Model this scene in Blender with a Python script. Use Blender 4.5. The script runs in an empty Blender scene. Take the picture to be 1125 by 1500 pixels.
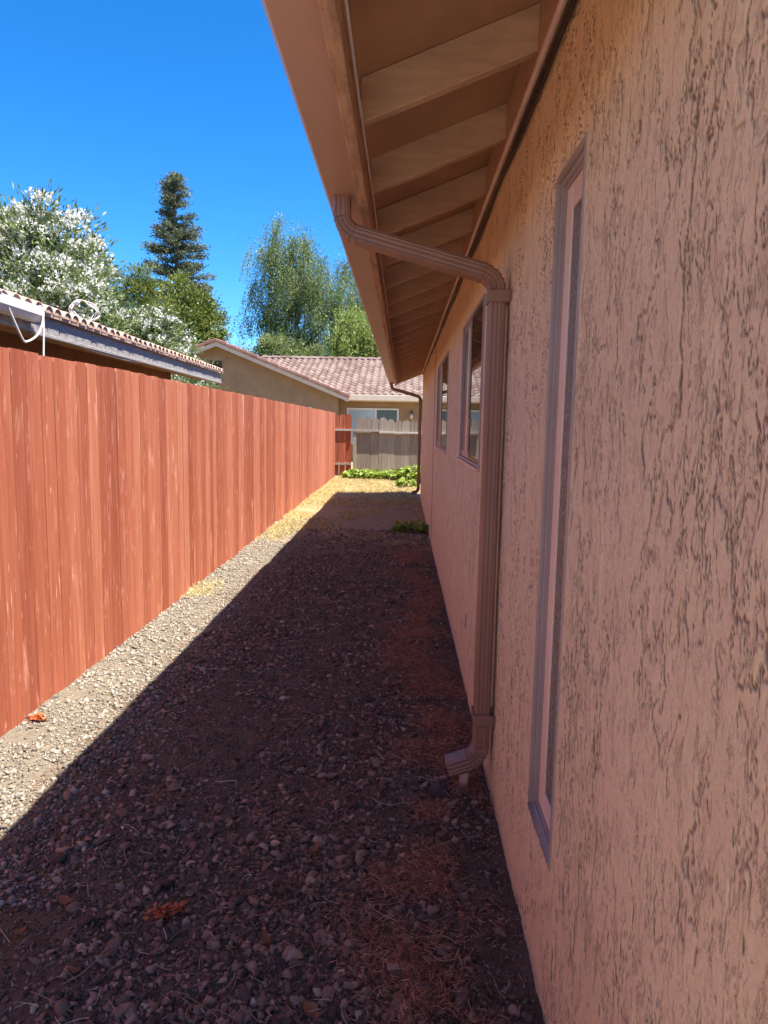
import bpy, bmesh, math, random
import numpy as np
from mathutils import Matrix, Vector

# ------------------------------------------------------------------ camera, sky, sun, exposure
scn = bpy.context.scene
C = scn.collection
rng = np.random.default_rng(7)
random.seed(7)

cam_d = bpy.data.cameras.new('camera')
cam_d.sensor_fit = 'VERTICAL'
cam_d.sensor_height = 36.0
cam_d.lens = 36.0 * 1040 / 1500
cam_d.clip_start = 0.02
cam_d.clip_end = 3000
cam = bpy.data.objects.new('camera', cam_d)
C.objects.link(cam)
MX = np.array([[0.99948016, 0.02180873, -0.02374441],
               [0.02623525, -0.12211316, 0.99216939],
               [0.01873845, -0.99227655, -0.12262183]])      # rows: world X, Y, Z seen from the lens
R3 = Matrix(((MX[0][0], -MX[0][1], -MX[0][2]), (MX[1][0], -MX[1][1], -MX[1][2]), (MX[2][0], -MX[2][1], -MX[2][2])))
cam.matrix_world = Matrix.Translation((0, 0, 1.5)) @ R3.to_4x4()
scn.camera = cam

SUN = Vector((1.0, -0.34, 2.267)).normalized()
SUN_EL = math.asin(SUN.z)
SUN_ROT = math.atan2(SUN.x, SUN.y)
world = bpy.data.worlds.new('World')
scn.world = world
world.use_nodes = True
wn = world.node_tree
wn.nodes.clear()
sky = wn.nodes.new('ShaderNodeTexSky')
sky.sky_type = 'NISHITA'
sky.sun_disc = False
sky.sun_elevation = SUN_EL
sky.sun_rotation = SUN_ROT
sky.altitude = 3000
sky.air_density = 1.0
sky.dust_density = 0.0
sky.ozone_density = 6.0
bg = wn.nodes.new('ShaderNodeBackground')
bg.inputs[1].default_value = 0.050
wo = wn.nodes.new('ShaderNodeOutputWorld')
hs = wn.nodes.new('ShaderNodeHueSaturation')
hs.inputs['Saturation'].default_value = 1.27
wn.links.new(sky.outputs[0], hs.inputs['Color'])
wn.links.new(hs.outputs[0], bg.inputs[0])
wn.links.new(bg.outputs[0], wo.inputs[0])
sd = bpy.data.lights.new('sun', 'SUN')
sd.energy = 2.2
sd.angle = math.radians(0.5)
sd.color = (1.0, 0.94, 0.84)
so = bpy.data.objects.new('sun', sd)
so.rotation_euler = SUN.to_track_quat('Z', 'Y').to_euler()
so.location = (6, -2, 14)
C.objects.link(so)
vs = scn.view_settings
vs.view_transform = 'Standard'
vs.look = 'None'
vs.exposure = 2.68
vs.gamma = 1.0
vs.use_curve_mapping = False
scn.cycles.use_denoising = True
scn.cycles.max_bounces = 8
scn.cycles.diffuse_bounces = 7
scn.cycles.sample_clamp_indirect = 6.0

# ------------------------------------------------------------------ material helpers
class NT:
    def __init__(s, name):
        s.m = bpy.data.materials.new(name)
        s.m.use_nodes = True
        s.t = s.m.node_tree
        s.t.nodes.clear()
        s.out = s.n('ShaderNodeOutputMaterial')
        s.b = s.n('ShaderNodeBsdfPrincipled')
        s.l(s.b.outputs[0], s.out.inputs[0])

    def n(s, typ, **kw):
        nd = s.t.nodes.new(typ)
        for k, v in kw.items():
            setattr(nd, k, v)
        return nd

    def l(s, a, b):
        s.t.links.new(a, b)

    def put(s, sock, v):
        if isinstance(v, bpy.types.NodeSocket):
            s.l(v, sock)
        elif isinstance(v, (tuple, list)) and len(v) == 3 and sock.type == 'RGBA':
            sock.default_value = (*v, 1)
        else:
            sock.default_value = v

    def coord(s, scale=(1, 1, 1), rand=False, kind='Object'):
        tc = s.n('ShaderNodeTexCoord')
        v = tc.outputs[kind]
        if rand:
            oi = s.n('ShaderNodeObjectInfo')
            mu = s.math('MULTIPLY', oi.outputs['Random'], 37.0)
            ad = s.n('ShaderNodeVectorMath', operation='ADD')
            s.l(v, ad.inputs[0])
            s.l(mu, ad.inputs[1])
            v = ad.outputs[0]
        mp = s.n('ShaderNodeMapping')
        mp.inputs['Scale'].default_value = scale
        s.l(v, mp.inputs['Vector'])
        return mp.outputs[0]

    def math(s, op, a, b=0.0, c=None, clamp=False):
        nd = s.n('ShaderNodeMath', operation=op, use_clamp=clamp)
        s.put(nd.inputs[0], a)
        s.put(nd.inputs[1], b)
        if c is not None:
            s.put(nd.inputs[2], c)
        return nd.outputs[0]

    def noise(s, vec, scale=5.0, detail=4.0, rough=0.55, dist=0.0):
        nd = s.n('ShaderNodeTexNoise')
        s.l(vec, nd.inputs['Vector'])
        nd.inputs['Scale'].default_value = scale
        nd.inputs['Detail'].default_value = detail
        nd.inputs['Roughness'].default_value = rough
        nd.inputs['Distortion'].default_value = dist
        return nd.outputs['Fac']

    def step(s, v, lo, hi):
        nd = s.n('ShaderNodeMapRange', interpolation_type='SMOOTHSTEP')
        s.put(nd.inputs['Value'], v)
        s.put(nd.inputs['From Min'], lo)
        s.put(nd.inputs['From Max'], hi)
        return nd.outputs[0]

    def mix(s, f, a, b, blend='MIX'):
        nd = s.n('ShaderNodeMix', data_type='RGBA', blend_type=blend)
        s.put(nd.inputs[0], f)
        s.put(nd.inputs[6], a)
        s.put(nd.inputs[7], b)
        return nd.outputs[2]

    def ramp(s, f, stops):
        nd = s.n('ShaderNodeValToRGB')
        el = nd.color_ramp.elements
        while len(el) < len(stops):
            el.new(0.5)
        for e, (p, c) in zip(el, stops):
            e.position = p
            e.color = (*c, 1)
        s.put(nd.inputs[0], f)
        return nd.outputs[0]

    def bump(s, h, strength=0.5, dist=0.01, normal=None):
        nd = s.n('ShaderNodeBump')
        nd.inputs['Strength'].default_value = strength
        nd.inputs['Distance'].default_value = dist
        s.put(nd.inputs['Height'], h)
        if normal is not None:
            s.l(normal, nd.inputs['Normal'])
        return nd.outputs[0]

    def attr(s, name='rnd'):
        return s.n('ShaderNodeAttribute', attribute_name=name).outputs['Fac']

    def orand(s):
        return s.n('ShaderNodeObjectInfo').outputs['Random']

    def fin(s, col=None, rough=0.8, normal=None, spec=0.3, metal=0.0):
        if col is not None:
            s.put(s.b.inputs['Base Color'], col)
        s.put(s.b.inputs['Roughness'], rough)
        s.b.inputs['Specular IOR Level'].default_value = spec
        s.b.inputs['Metallic'].default_value = metal
        if normal is not None:
            s.l(normal, s.b.inputs['Normal'])
        return s.m


MAT = {}


def mk_paint(name, col, rough=0.55, var=0.18, sc=6.0, stretch=(1, 1, 1), bump=0.15, spec=0.3, dirt=None):
    t = NT(name)
    v = t.coord(stretch)
    n1 = t.noise(v, sc, 5, 0.6)
    n2 = t.noise(v, sc * 9, 4, 0.6)
    dark = tuple(c * (1 - var * 1.6) for c in col)
    lite = tuple(min(1, c * (1 + var)) for c in col)
    c = t.ramp(n1, [(0.3, dark), (0.55, col), (0.75, lite)])
    if dirt:
        c = t.mix(t.step(n2, 0.58, 0.72), c, dirt)
    MAT[name] = t.fin(c, rough, t.bump(n2, bump, 0.002), spec)


def mk_leaf(name, cols, trans=0.35, rough=0.5):
    t = NT(name)
    a = t.attr()
    c = t.ramp(a, [(i / (len(cols) - 1), q) for i, q in enumerate(cols)])
    t.fin(c, rough, spec=0.35)
    tr = t.n('ShaderNodeBsdfTranslucent')
    t.l(c, tr.inputs[0])
    mx = t.n('ShaderNodeMixShader')
    mx.inputs[0].default_value = trans
    t.l(t.b.outputs[0], mx.inputs[1])
    t.l(tr.outputs[0], mx.inputs[2])
    t.l(mx.outputs[0], t.out.inputs[0])
    MAT[name] = t.m


def mk_stucco():
    t = NT('stucco')
    v = t.coord((1, 1, 1))
    big = t.noise(v, 1.7, 3)
    warp = t.n('ShaderNodeTexNoise')
    t.l(v, warp.inputs['Vector'])
    warp.inputs['Scale'].default_value = 9
    warp.inputs['Detail'].default_value = 4
    sub = t.n('ShaderNodeVectorMath', operation='MULTIPLY_ADD')
    t.l(warp.outputs['Color'], sub.inputs[0])
    sub.inputs[1].default_value = (0.05, 0.05, 0.05)
    t.l(v, sub.inputs[2])

    def layer(sy, sz, lo, wid, seedoff):
        mp = t.n('ShaderNodeMapping')
        mp.inputs['Scale'].default_value = (sy, sy, sz)
        mp.inputs['Location'].default_value = (seedoff, seedoff * 2.3, seedoff * 0.7)
        t.l(sub.outputs[0], mp.inputs['Vector'])
        a = t.noise(mp.outputs[0], 1.0, 6, 0.66, 0.2)
        plateau = t.step(a, lo - 0.035, lo + 0.02)
        d = t.math('ABSOLUTE', t.math('SUBTRACT', a, lo))
        return plateau, t.math('SUBTRACT', 1.0, t.step(d, 0.002, wid))

    p1, c1 = layer(13, 4.6, 0.43, .016, 0.0)
    p2, c2 = layer(34, 9.5, 0.41, .018, 5.0)
    p3, c3 = layer(80, 28, 0.40, .03, 9.0)
    gate = t.step(t.noise(v, 11, 4, 0.65), 0.45, 0.58)
    gate2 = t.step(t.noise(v, 6, 4, 0.65, 0.4), 0.44, 0.58)
    gate3 = t.step(t.noise(v, 4.2, 4, 0.6, 0.4), 0.40, 0.6)
    k2 = t.math('MULTIPLY', t.math('MULTIPLY', c2, gate2), .85)
    k3 = t.math('MULTIPLY', t.math('MULTIPLY', c3, gate3), 0.6)
    fine = t.math('MAXIMUM', k2, k3)
    # the near wall carries its trowel relief as geometry (attribute groove); further off the noise stands in
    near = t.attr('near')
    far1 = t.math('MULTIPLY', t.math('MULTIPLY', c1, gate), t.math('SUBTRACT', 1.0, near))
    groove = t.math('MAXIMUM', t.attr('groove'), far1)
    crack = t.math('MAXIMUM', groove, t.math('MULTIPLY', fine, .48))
    sand = t.noise(v, 420, 3, 0.7)
    sand2 = t.noise(v, 90, 4, 0.7)
    h = t.math('MULTIPLY', t.math('MULTIPLY_ADD', p1, 0.8, 0.0), t.math('SUBTRACT', 1.0, near))
    h = t.math('MULTIPLY_ADD', p2, 0.5, h)
    h = t.math('MULTIPLY_ADD', p3, 0.30, h)
    h = t.math('MULTIPLY_ADD', crack, -1.2, h)
    h = t.math('MULTIPLY_ADD', sand, 0.25, h)
    h = t.math('MULTIPLY_ADD', sand2, 0.45, h)
    base = t.ramp(big, [(0.3, (0.80, 0.66, 0.385)), (0.5, (0.83, 0.695, 0.41)), (0.7, (0.85, 0.72, 0.435))])
    base = t.mix(t.step(sand2, 0.4, 0.75), base, (0.72, 0.55, 0.38))
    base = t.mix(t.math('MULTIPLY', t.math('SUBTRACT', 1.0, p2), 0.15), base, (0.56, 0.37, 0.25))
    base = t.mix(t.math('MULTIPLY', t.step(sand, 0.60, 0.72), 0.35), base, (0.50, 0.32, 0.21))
    col = t.mix(t.math('MULTIPLY', crack, 0.82), base, (0.17, 0.07, 0.04))  # recess shade and dirt painted dark into the colour along the cracks
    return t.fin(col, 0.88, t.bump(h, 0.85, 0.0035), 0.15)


def mk_fence_red(name, worn_amt):
    t = NT(name)
    v = t.coord((1, 1, 1), rand=True)

    def mapped(sc):
        mp = t.n('ShaderNodeMapping')
        mp.inputs['Scale'].default_value = sc
        t.l(v, mp.inputs['Vector'])
        return mp.outputs[0]

    g1 = t.noise(mapped((26, 26, 2.2)), 1.0, 6, 0.62, 1.0)
    g2 = t.noise(mapped((160, 160, 5)), 1.0, 4, 0.6)
    bl = t.noise(mapped((9, 9, 4)), 1.0, 6, 0.68, 0.6)
    r = t.orand()
    c = t.ramp(g1, [(0.25, (0.285, 0.078, 0.042)), (0.48, (0.365, 0.112, 0.062)), (0.75, (0.445, 0.165, 0.100))])
    tone = t.ramp(r, [(0, (0.72, 0.62, 0.60)), (0.5, (0.98, 0.95, 0.93)), (1, (1.10, 1.25, 1.28))])
    c = t.mix(1.0, c, tone, 'MULTIPLY')
    c = t.mix(t.math('MULTIPLY', t.step(g2, 0.52, 0.78), 0.4), c, (0.30, 0.07, 0.04))
    c = t.mix(t.math('MULTIPLY', t.step(bl, 0.56, 0.72), 0.55), c, (0.66, 0.32, 0.23))
    fleck = t.noise(mapped((60, 60, 11)), 1.0, 4, 0.6, 0.5)
    c = t.mix(t.math('MULTIPLY', t.step(fleck, 0.64, 0.72), 0.6), c, (0.72, 0.42, 0.32))
    w = t.noise(mapped((14, 14, 1.5)), 1.0, 6, 0.68, 0.4)
    worn = t.step(w, 0.74 - worn_amt, 0.84 - worn_amt)
    c = t.mix(t.math('MULTIPLY', worn, 0.8), c, (0.74, 0.55, 0.52))
    vo = t.n('ShaderNodeTexVoronoi')
    vo.inputs['Scale'].default_value = 1.0
    t.l(mapped((9, 9, 3.6)), vo.inputs['Vector'])
    dist = vo.outputs['Distance']
    kn = t.math('SUBTRACT', 1.0, t.step(dist, 0.05, 0.12))
    ring = t.math('MULTIPLY', t.step(dist, 0.10, 0.14), t.math('SUBTRACT', 1.0, t.step(dist, 0.16, 0.22)))
    c = t.mix(t.math('MULTIPLY', kn, 0.5), c, (0.22, 0.06, 0.035))
    c = t.mix(t.math('MULTIPLY', ring, 0.2), c, (0.60, 0.30, 0.22))
    h = t.math('MULTIPLY_ADD', g2, 0.6, g1)
    return t.fin(c, 0.8, t.bump(h, 0.55, 0.003), 0.2)


def mk_wood(name, cols, rand=True, worn=None):
    t = NT(name)
    v = t.coord((18, 18, 1.1), rand=rand)
    g = t.noise(v, 1.5, 6, 0.62, 0.6)
    g2 = t.noise(v, 6, 4, 0.6)
    c = t.ramp(g, [(0.28, cols[0]), (0.5, cols[1]), (0.72, cols[2])])
    r = t.orand()
    tone = t.ramp(r, [(0, (0.75, 0.73, 0.72)), (1, (1.2, 1.2, 1.2))])
    c = t.mix(1.0, c, tone, 'MULTIPLY')
    if worn:
        c = t.mix(t.math('MULTIPLY', t.step(g2, 0.58, 0.7), 0.5), c, worn)
    MAT[name] = t.fin(c, 0.85, t.bump(t.math('MULTIPLY_ADD', g2, 0.5, g), 0.5, 0.003), 0.2)


def mk_ground():
    t = NT('ground_soil')
    tc = t.n('ShaderNodeTexCoord')
    v = tc.outputs['Object']
    sp = t.n('ShaderNodeSeparateXYZ')
    t.l(v, sp.inputs[0])
    x, y = sp.outputs[0], sp.outputs[1]
    n0 = t.noise(v, 1.6, 5, 0.6)
    n1 = t.noise(v, 9, 5, 0.65)
    n2 = t.noise(v, 60, 5, 0.7)
    n3 = t.noise(v, 260, 3, 0.7)
    soil = t.ramp(n1, [(0.3, (0.102, 0.067, 0.042)), (0.5, (0.153, 0.105, 0.067)), (0.75, (0.197, 0.140, 0.093))])
    soil = t.mix(t.step(n3, 0.5, 0.75), soil, (0.22, 0.17, 0.125))
    pale = t.ramp(n2, [(0.25, (0.120, 0.098, 0.072)), (0.5, (0.198, 0.166, 0.124)), (0.75, (0.262, 0.227, 0.175))])
    pale = t.mix(t.step(n1, 0.55, 0.7), pale, (0.30, 0.225, 0.16))
    dry = t.ramp(n2, [(0.25, (0.20, 0.135, 0.08)), (0.5, (0.34, 0.25, 0.14)), (0.75, (0.48, 0.38, 0.21))])
    # the pale gravel lies along the fence, its edge wanders
    xe = t.math('MULTIPLY_ADD', n0, 0.9, x)
    xe = t.math('MULTIPLY_ADD', n1, 0.25, xe)
    fp = t.math('SUBTRACT', 1.0, t.step(xe, -1.02, -0.62))
    c = t.mix(fp, soil, pale)
    ye = t.math('MULTIPLY_ADD', n0, 3.0, y)
    fy = t.step(ye, 9.3, 11.5)
    c = t.mix(fy, c, dry)
    far = t.step(y, 26, 40)
    c = t.mix(far, c, (0.16, 0.15, 0.08))
    h = t.math('MULTIPLY_ADD', n3, 0.3, n2)
    return t.fin(c, 0.95, t.bump(h, 0.9, 0.012), 0.1)


def mk_stones(name, stops, use_obj=False, rough=0.85):
    t = NT(name)
    v = t.coord()
    a = t.orand() if use_obj else t.attr()
    c = t.ramp(a, stops)
    n = t.noise(v, 90 if not use_obj else 30, 4, 0.7)
    c = t.mix(t.math('MULTIPLY', t.step(n, 0.45, 0.75), 0.45), c, (0.28, 0.20, 0.14) if 'pale' not in name else (0.5, 0.45, 0.38))
    MAT[name] = t.fin(c, rough, t.bump(n, 0.5, 0.004), 0.25)


def mk_glass(name, base=(0.018, 0.02, 0.02), rough=0.02, pattern=False):
    t = NT(name)
    nrm = None
    if pattern:
        v = t.coord((1, 1, 0.55))
        vo = t.n('ShaderNodeTexVoronoi', feature='SMOOTH_F1')
        vo.inputs['Scale'].default_value = 120
        t.l(v, vo.inputs['Vector'])
        nrm = t.bump(vo.outputs['Distance'], 1.0, 0.012)
    MAT[name] = t.fin(base, rough, nrm, 0.5)


def mk_metal(name, col, rough=0.3, metal=0.8):
    t = NT(name)
    v = t.coord((20, 20, 1))
    n = t.noise(v, 3, 4)
    c = t.mix(t.step(n, 0.4, 0.7), col, tuple(q * 0.75 for q in col))
    MAT[name] = t.fin(c, rough, None, 0.5, metal)


def mk_tile(name, cols):
    t = NT(name)
    a = t.attr()
    v = t.coord()
    n = t.noise(v, 14, 4, 0.65)
    c = t.ramp(a, [(0, cols[0]), (0.5, cols[1]), (1, cols[2])])
    c = t.mix(t.math('MULTIPLY', t.step(n, 0.5, 0.7), 0.4), c, cols[3])
    MAT[name] = t.fin(c, 0.8, t.bump(n, 0.3, 0.004), 0.25)


MAT['stucco'] = mk_stucco()
MAT['fence_red'] = mk_fence_red('fence_red', 0.0)
MAT['fence_worn'] = mk_fence_red('fence_worn', 0.17)
MAT['ground'] = mk_ground()
mk_wood('fence_return', [(0.14, 0.04, 0.022), (0.32, 0.085, 0.045), (0.44, 0.15, 0.08)])
mk_wood('fence_grey', [(0.185, 0.151, 0.118), (0.311, 0.260, 0.206), (0.395, 0.344, 0.277)], worn=(0.437, 0.386, 0.319))
mk_wood('rail_grey', [(0.26, 0.23, 0.20), (0.40, 0.36, 0.32), (0.5, 0.46, 0.41)])
mk_paint('soffit_paint', (0.46, 0.27, 0.15), 0.6, 0.14, 3.0, (1, 1, 1), 0.3)
mk_paint('rafter_paint', (0.54, 0.355, 0.22), 0.55, 0.15, 5.0, (1, 5, 5), 0.25)
mk_paint('fascia_paint', (0.52, 0.35, 0.22), 0.7, 0.25, 7.0, (6, 1, 6), 0.5, dirt=(0.12, 0.07, 0.045))
mk_paint('gutter_paint', (0.52, 0.36, 0.27), 0.42, 0.06, 2.5, (1, 0.5, 1), 0.06, 0.4)
mk_paint('downspout_paint', (0.30, 0.175, 0.115), 0.38, 0.10, 4.0, (3, 3, 0.6), 0.06, 0.45)
mk_paint('conduit_paint', (0.72, 0.56, 0.46), 0.4, 0.12, 6.0, (1, 1, 1), 0.05, 0.4)
mk_paint('cable_black', (0.03, 0.025, 0.022), 0.5, 0.1)
mk_paint('cable_white', (0.72, 0.70, 0.66), 0.45, 0.08, 9.0)
mk_paint('bronze_frame', (0.40, 0.33, 0.28), 0.38, 0.12, 5.0, (1, 1, 0.4), 0.05, 0.5)
mk_paint('frame_dark', (0.06, 0.045, 0.04), 0.4, 0.1, 5.0, (1, 1, 1), 0.05, 0.5)
mk_paint('sash_paint', (0.88, 0.68, 0.50), 0.35, 0.08, 5.0, (1, 1, .4), 0.03, 0.5)
mk_metal('sill_metal', (0.50, 0.50, 0.50), 0.35, 0.7)
mk_glass('pane_dark')
mk_glass('pane_pattern', (0.15, 0.135, 0.115), 0.09, True)
mk_glass('pane_screen', (0.10, 0.085, 0.075), 0.35)
mk_glass('pane_pale', (0.33, 0.42, 0.46), 0.08)
mk_paint('shed_wall', (0.30, 0.165, 0.085), 0.9, 0.15, 4.0, (1, 1, 1), 0.4)
mk_paint('shed_fascia', (0.30, 0.275, 0.265), 0.7, 0.22, 8.0, (1, 1, 5), 0.4, dirt=(0.50, 0.46, 0.42))
mk_paint('white_paint', (0.74, 0.70, 0.64), 0.45, 0.06, 4.0)
mk_paint('cream_paint', (0.62, 0.52, 0.41), 0.55, 0.07, 4.0)
mk_paint('olive_wall', (0.32, 0.215, 0.115), 0.9, 0.12, 2.5, (1, 1, 1), 0.4)
mk_paint('vent_dark', (0.07, 0.055, 0.04), 0.7, 0.1)
mk_tile('tile_far', [(0.153, 0.092, 0.075), (0.220, 0.147, 0.122), (0.262, 0.193, 0.164), (0.322, 0.276, 0.240)])
mk_tile('tile_rake', [(0.25, 0.13, 0.11), (0.31, 0.17, 0.14), (0.36, 0.21, 0.17), (0.40, 0.27, 0.22)])
mk_tile('tile_shed', [(0.33, 0.20, 0.15), (0.43, 0.28, 0.22), (0.48, 0.34, 0.27), (0.52, 0.42, 0.35)])
mk_stones('pebble_dark', [(0, (0.058, 0.038, 0.026)), (0.4, (0.158, 0.106, 0.071)), (0.75, (0.273, 0.184, 0.125)), (0.94, (0.378, 0.261, 0.179)), (1, (0.578, 0.432, 0.304))])
mk_stones('stone_dark', [(0, (0.092, 0.061, 0.043)), (0.5, (0.194, 0.131, 0.090)), (0.85, (0.275, 0.187, 0.130)), (1, (0.367, 0.261, 0.185))], True)
mk_stones('gravel_pale', [(0, (0.115, 0.097, 0.079)), (0.5, (0.225, 0.198, 0.156)), (1, (0.368, 0.331, 0.276))])
mk_paint('rock_dark', (0.07, 0.062, 0.062), 0.85, 0.25, 20, (1, 1, 1), 0.5)
mk_paint('stone_white', (0.55, 0.52, 0.54), 0.6, 0.1)
mk_leaf('needles', [(0.156, 0.071, 0.042), (0.351, 0.155, 0.084), (0.546, 0.253, 0.137), (0.715, 0.414, 0.252)], 0.15, 0.7)
mk_leaf('straw', [(0.36, 0.25, 0.16), (0.54, 0.42, 0.29), (0.68, 0.58, 0.44)], 0.15, 0.7)
mk_leaf('dry_grass', [(0.26, 0.20, 0.07), (0.46, 0.37, 0.15), (0.60, 0.50, 0.23), (0.70, 0.61, 0.33)], 0.3, 0.7)
mk_leaf('weed_leaf', [(0.12, 0.19, 0.03), (0.27, 0.37, 0.06), (0.44, 0.52, 0.13)], 0.4, 0.5)
mk_leaf('dead_leaf', [(0.20, 0.085, 0.035), (0.34, 0.16, 0.075), (0.42, 0.24, 0.13)], 0.25, 0.6)
mk_leaf('orange_leaf', [(0.45, 0.10, 0.035), (0.55, 0.15, 0.05), (0.60, 0.20, 0.08)], 0.2, 0.6)
mk_leaf('oleander_leaf', [(0.06, 0.095, 0.03), (0.12, 0.165, 0.055), (0.19, 0.24, 0.085), (0.27, 0.31, 0.125)], 0.35, 0.45)
mk_leaf('blossom', [(0.66, 0.64, 0.56), (0.78, 0.77, 0.70), (0.85, 0.84, 0.80)], 0.35, 0.6)
mk_leaf('green_leaf', [(0.055, 0.085, 0.018), (0.12, 0.16, 0.03), (0.20, 0.235, 0.05), (0.28, 0.31, 0.08)], 0.35, 0.45)
mk_leaf('conifer_leaf', [(0.06, 0.08, 0.05), (0.11, 0.135, 0.08), (0.16, 0.18, 0.10), (0.24, 0.20, 0.12)], 0.2, 0.6)
mk_leaf('birch_leaf', [(0.077, 0.110, 0.035), (0.155, 0.207, 0.070), (0.232, 0.290, 0.110), (0.310, 0.361, 0.158)], 0.45, 0.45)
mk_leaf('willow_leaf', [(0.11, 0.16, 0.035), (0.21, 0.28, 0.06), (0.32, 0.39, 0.10), (0.40, 0.46, 0.15)], 0.4, 0.45)
mk_paint('bounce_concrete', (0.50, 0.47, 0.42), 0.9, 0.15, 3.0, (1, 1, 1), 0.4)  # for the added slab, kept pale to bounce more sunlight
mk_paint('bark', (0.16, 0.115, 0.085), 0.9, 0.3, 8, (4, 4, 1), 0.7)
mk_paint('bark_pale', (0.42, 0.39, 0.34), 0.85, 0.3, 6, (1, 1, 3), 0.5)
mk_paint('stem_green', (0.13, 0.17, 0.05), 0.7, 0.2)
mk_paint('lamp_metal', (0.05, 0.045, 0.04), 0.4, 0.1)
mk_paint('lamp_glass', (0.65, 0.6, 0.52), 0.2, 0.05)
mk_metal('hook_metal', (0.45, 0.28, 0.18), 0.4, 0.6)


# ------------------------------------------------------------------ mesh helpers
def link(name, me, mat, parent=None, smooth=False):
    o = bpy.data.objects.new(name, me)
    C.objects.link(o)
    if mat and not me.materials:
        me.materials.append(MAT[mat])
    if parent is not None:
        o.parent = parent
    if smooth and len(me.polygons):
        me.polygons.foreach_set('use_smooth', np.ones(len(me.polygons), bool))
    return o


class MB:
    """collects vertices and faces for ONE mesh"""
    def __init__(s):
        s.v = []
        s.f = []
        s.r = []

    def add(s, vs, fs, r=None):
        o = len(s.v)
        s.v += [tuple(q) for q in vs]
        s.f += [tuple(i + o for i in f) for f in fs]
        s.r += [random.random() if r is None else r] * len(fs)

    def box(s, x0, x1, y0, y1, z0, z1, r=None):
        s.add([(x0, y0, z0), (x1, y0, z0), (x1, y1, z0), (x0, y1, z0), (x0, y0, z1), (x1, y0, z1), (x1, y1, z1), (x0, y1, z1)],
              [(0, 3, 2, 1), (4, 5, 6, 7), (0, 1, 5, 4), (1, 2, 6, 5), (2, 3, 7, 6), (3, 0, 4, 7)], r)

    def prism(s, poly, a, b, axis='y', r=None):
        """polygon in the plane normal to axis, extruded from a to b"""
        n = len(poly)
        def P(p, t):
            return (p[0], t, p[1]) if axis == 'y' else ((t, p[0], p[1]) if axis == 'x' else (p[0], p[1], t))
        vs = [P(p, a) for p in poly] + [P(p, b) for p in poly]
        fs = [tuple(range(n))[::-1], tuple(range(n, 2 * n))]
        fs += [(i, (i + 1) % n, n + (i + 1) % n, n + i) for i in range(n)]
        s.add(vs, fs, r)

    def tube(s, pts, rad, seg=8, r=None, cap=True):
        pts = [Vector(p) for p in pts]
        rads = rad if isinstance(rad, (list, tuple)) else [rad] * len(pts)
        vs, fs = [], []
        up = Vector((0.13, 0.21, 1)).normalized()
        for i, p in enumerate(pts):
            d = (pts[min(i + 1, len(pts) - 1)] - pts[max(i - 1, 0)]).normalized()
            u = d.cross(up)
            if u.length < 1e-3:
                u = d.cross(Vector((1, 0, 0)))
            u.normalize()
            w = d.cross(u)
            for k in range(seg):
                a = 2 * math.pi * k / seg
                vs.append(p + (u * math.cos(a) + w * math.sin(a)) * rads[i])
        for i in range(len(pts) - 1):
            for k in range(seg):
                k2 = (k + 1) % seg
                fs.append((i * seg + k, i * seg + k2, (i + 1) * seg + k2, (i + 1) * seg + k))
        if cap:
            fs.append(tuple(range(seg))[::-1])
            fs.append(tuple((len(pts) - 1) * seg + k for k in range(seg)))
        s.add(vs, fs, r)

    def mesh(s, name, fixn=True):
        me = bpy.data.meshes.new(name)
        me.from_pydata(s.v, [], s.f)
        at = me.attributes.new('rnd', 'FLOAT', 'FACE')
        at.data.foreach_set('value', np.array(s.r, np.float32))
        if fixn:
            bm = bmesh.new()
            bm.from_mesh(me)
            bmesh.ops.recalc_face_normals(bm, faces=bm.faces)
            bm.to_mesh(me)
            bm.free()
        me.update()
        return me

    def build(s, name, mat, parent=None, smooth=False, bevel=0.0):
        o = link(name, s.mesh(name), mat, parent, smooth)
        if bevel:
            md = o.modifiers.new('bevel', 'BEVEL')
            md.width = bevel
            md.segments = 2
            md.limit_method = 'ANGLE'
        return o


def arrays_mesh(name, V, F, rnd=None, smooth=False):
    """V (n,3), F (m,k) -> mesh, fast"""
    me = bpy.data.meshes.new(name)
    m, k = F.shape
    me.vertices.add(len(V))
    me.vertices.foreach_set('co', np.ascontiguousarray(V, np.float32).ravel())
    me.loops.add(m * k)
    me.loops.foreach_set('vertex_index', np.ascontiguousarray(F, np.int32).ravel())
    me.polygons.add(m)
    me.polygons.foreach_set('loop_start', np.arange(0, m * k, k, dtype=np.int32))
    me.polygons.foreach_set('loop_total', np.full(m, k, np.int32))
    if rnd is not None:
        at = me.attributes.new('rnd', 'FLOAT', 'FACE')
        at.data.foreach_set('value', np.ascontiguousarray(rnd, np.float32))
    if smooth:
        me.polygons.foreach_set('use_smooth', np.ones(m, bool))
    me.update(calc_edges=True)
    me.validate()
    return me


def unit(a):
    return a / np.maximum(np.linalg.norm(a, axis=1, keepdims=True), 1e-9)


def leaves(P, D, L, W, rnd, fold=0.15):
    n = len(P)
    D = unit(D)
    S = unit(np.cross(D, rng.normal(size=(n, 3))))
    N = np.cross(S, D)
    L = np.broadcast_to(L, (n,))[:, None]
    W = np.broadcast_to(W, (n,))[:, None]
    mid = P + D * L * 0.5
    V = np.stack([P, mid + S * W * .5 + N * W * fold, P + D * L - N * L * .1, mid - S * W * .5 + N * W * fold], 1).reshape(-1, 3)
    F = np.arange(n * 4).reshape(n, 4)
    return V, F, rnd


def join_leaves(name, mat, parent, parts, label=None):
    Vs, Fs, Rs, o = [], [], [], 0
    for V, F, r in parts:
        Vs.append(V)
        Fs.append(F + o)
        Rs.append(r)
        o += len(V)
    return link(name, arrays_mesh(name, np.concatenate(Vs), np.concatenate(Fs), np.concatenate(Rs)), mat, parent)


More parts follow.
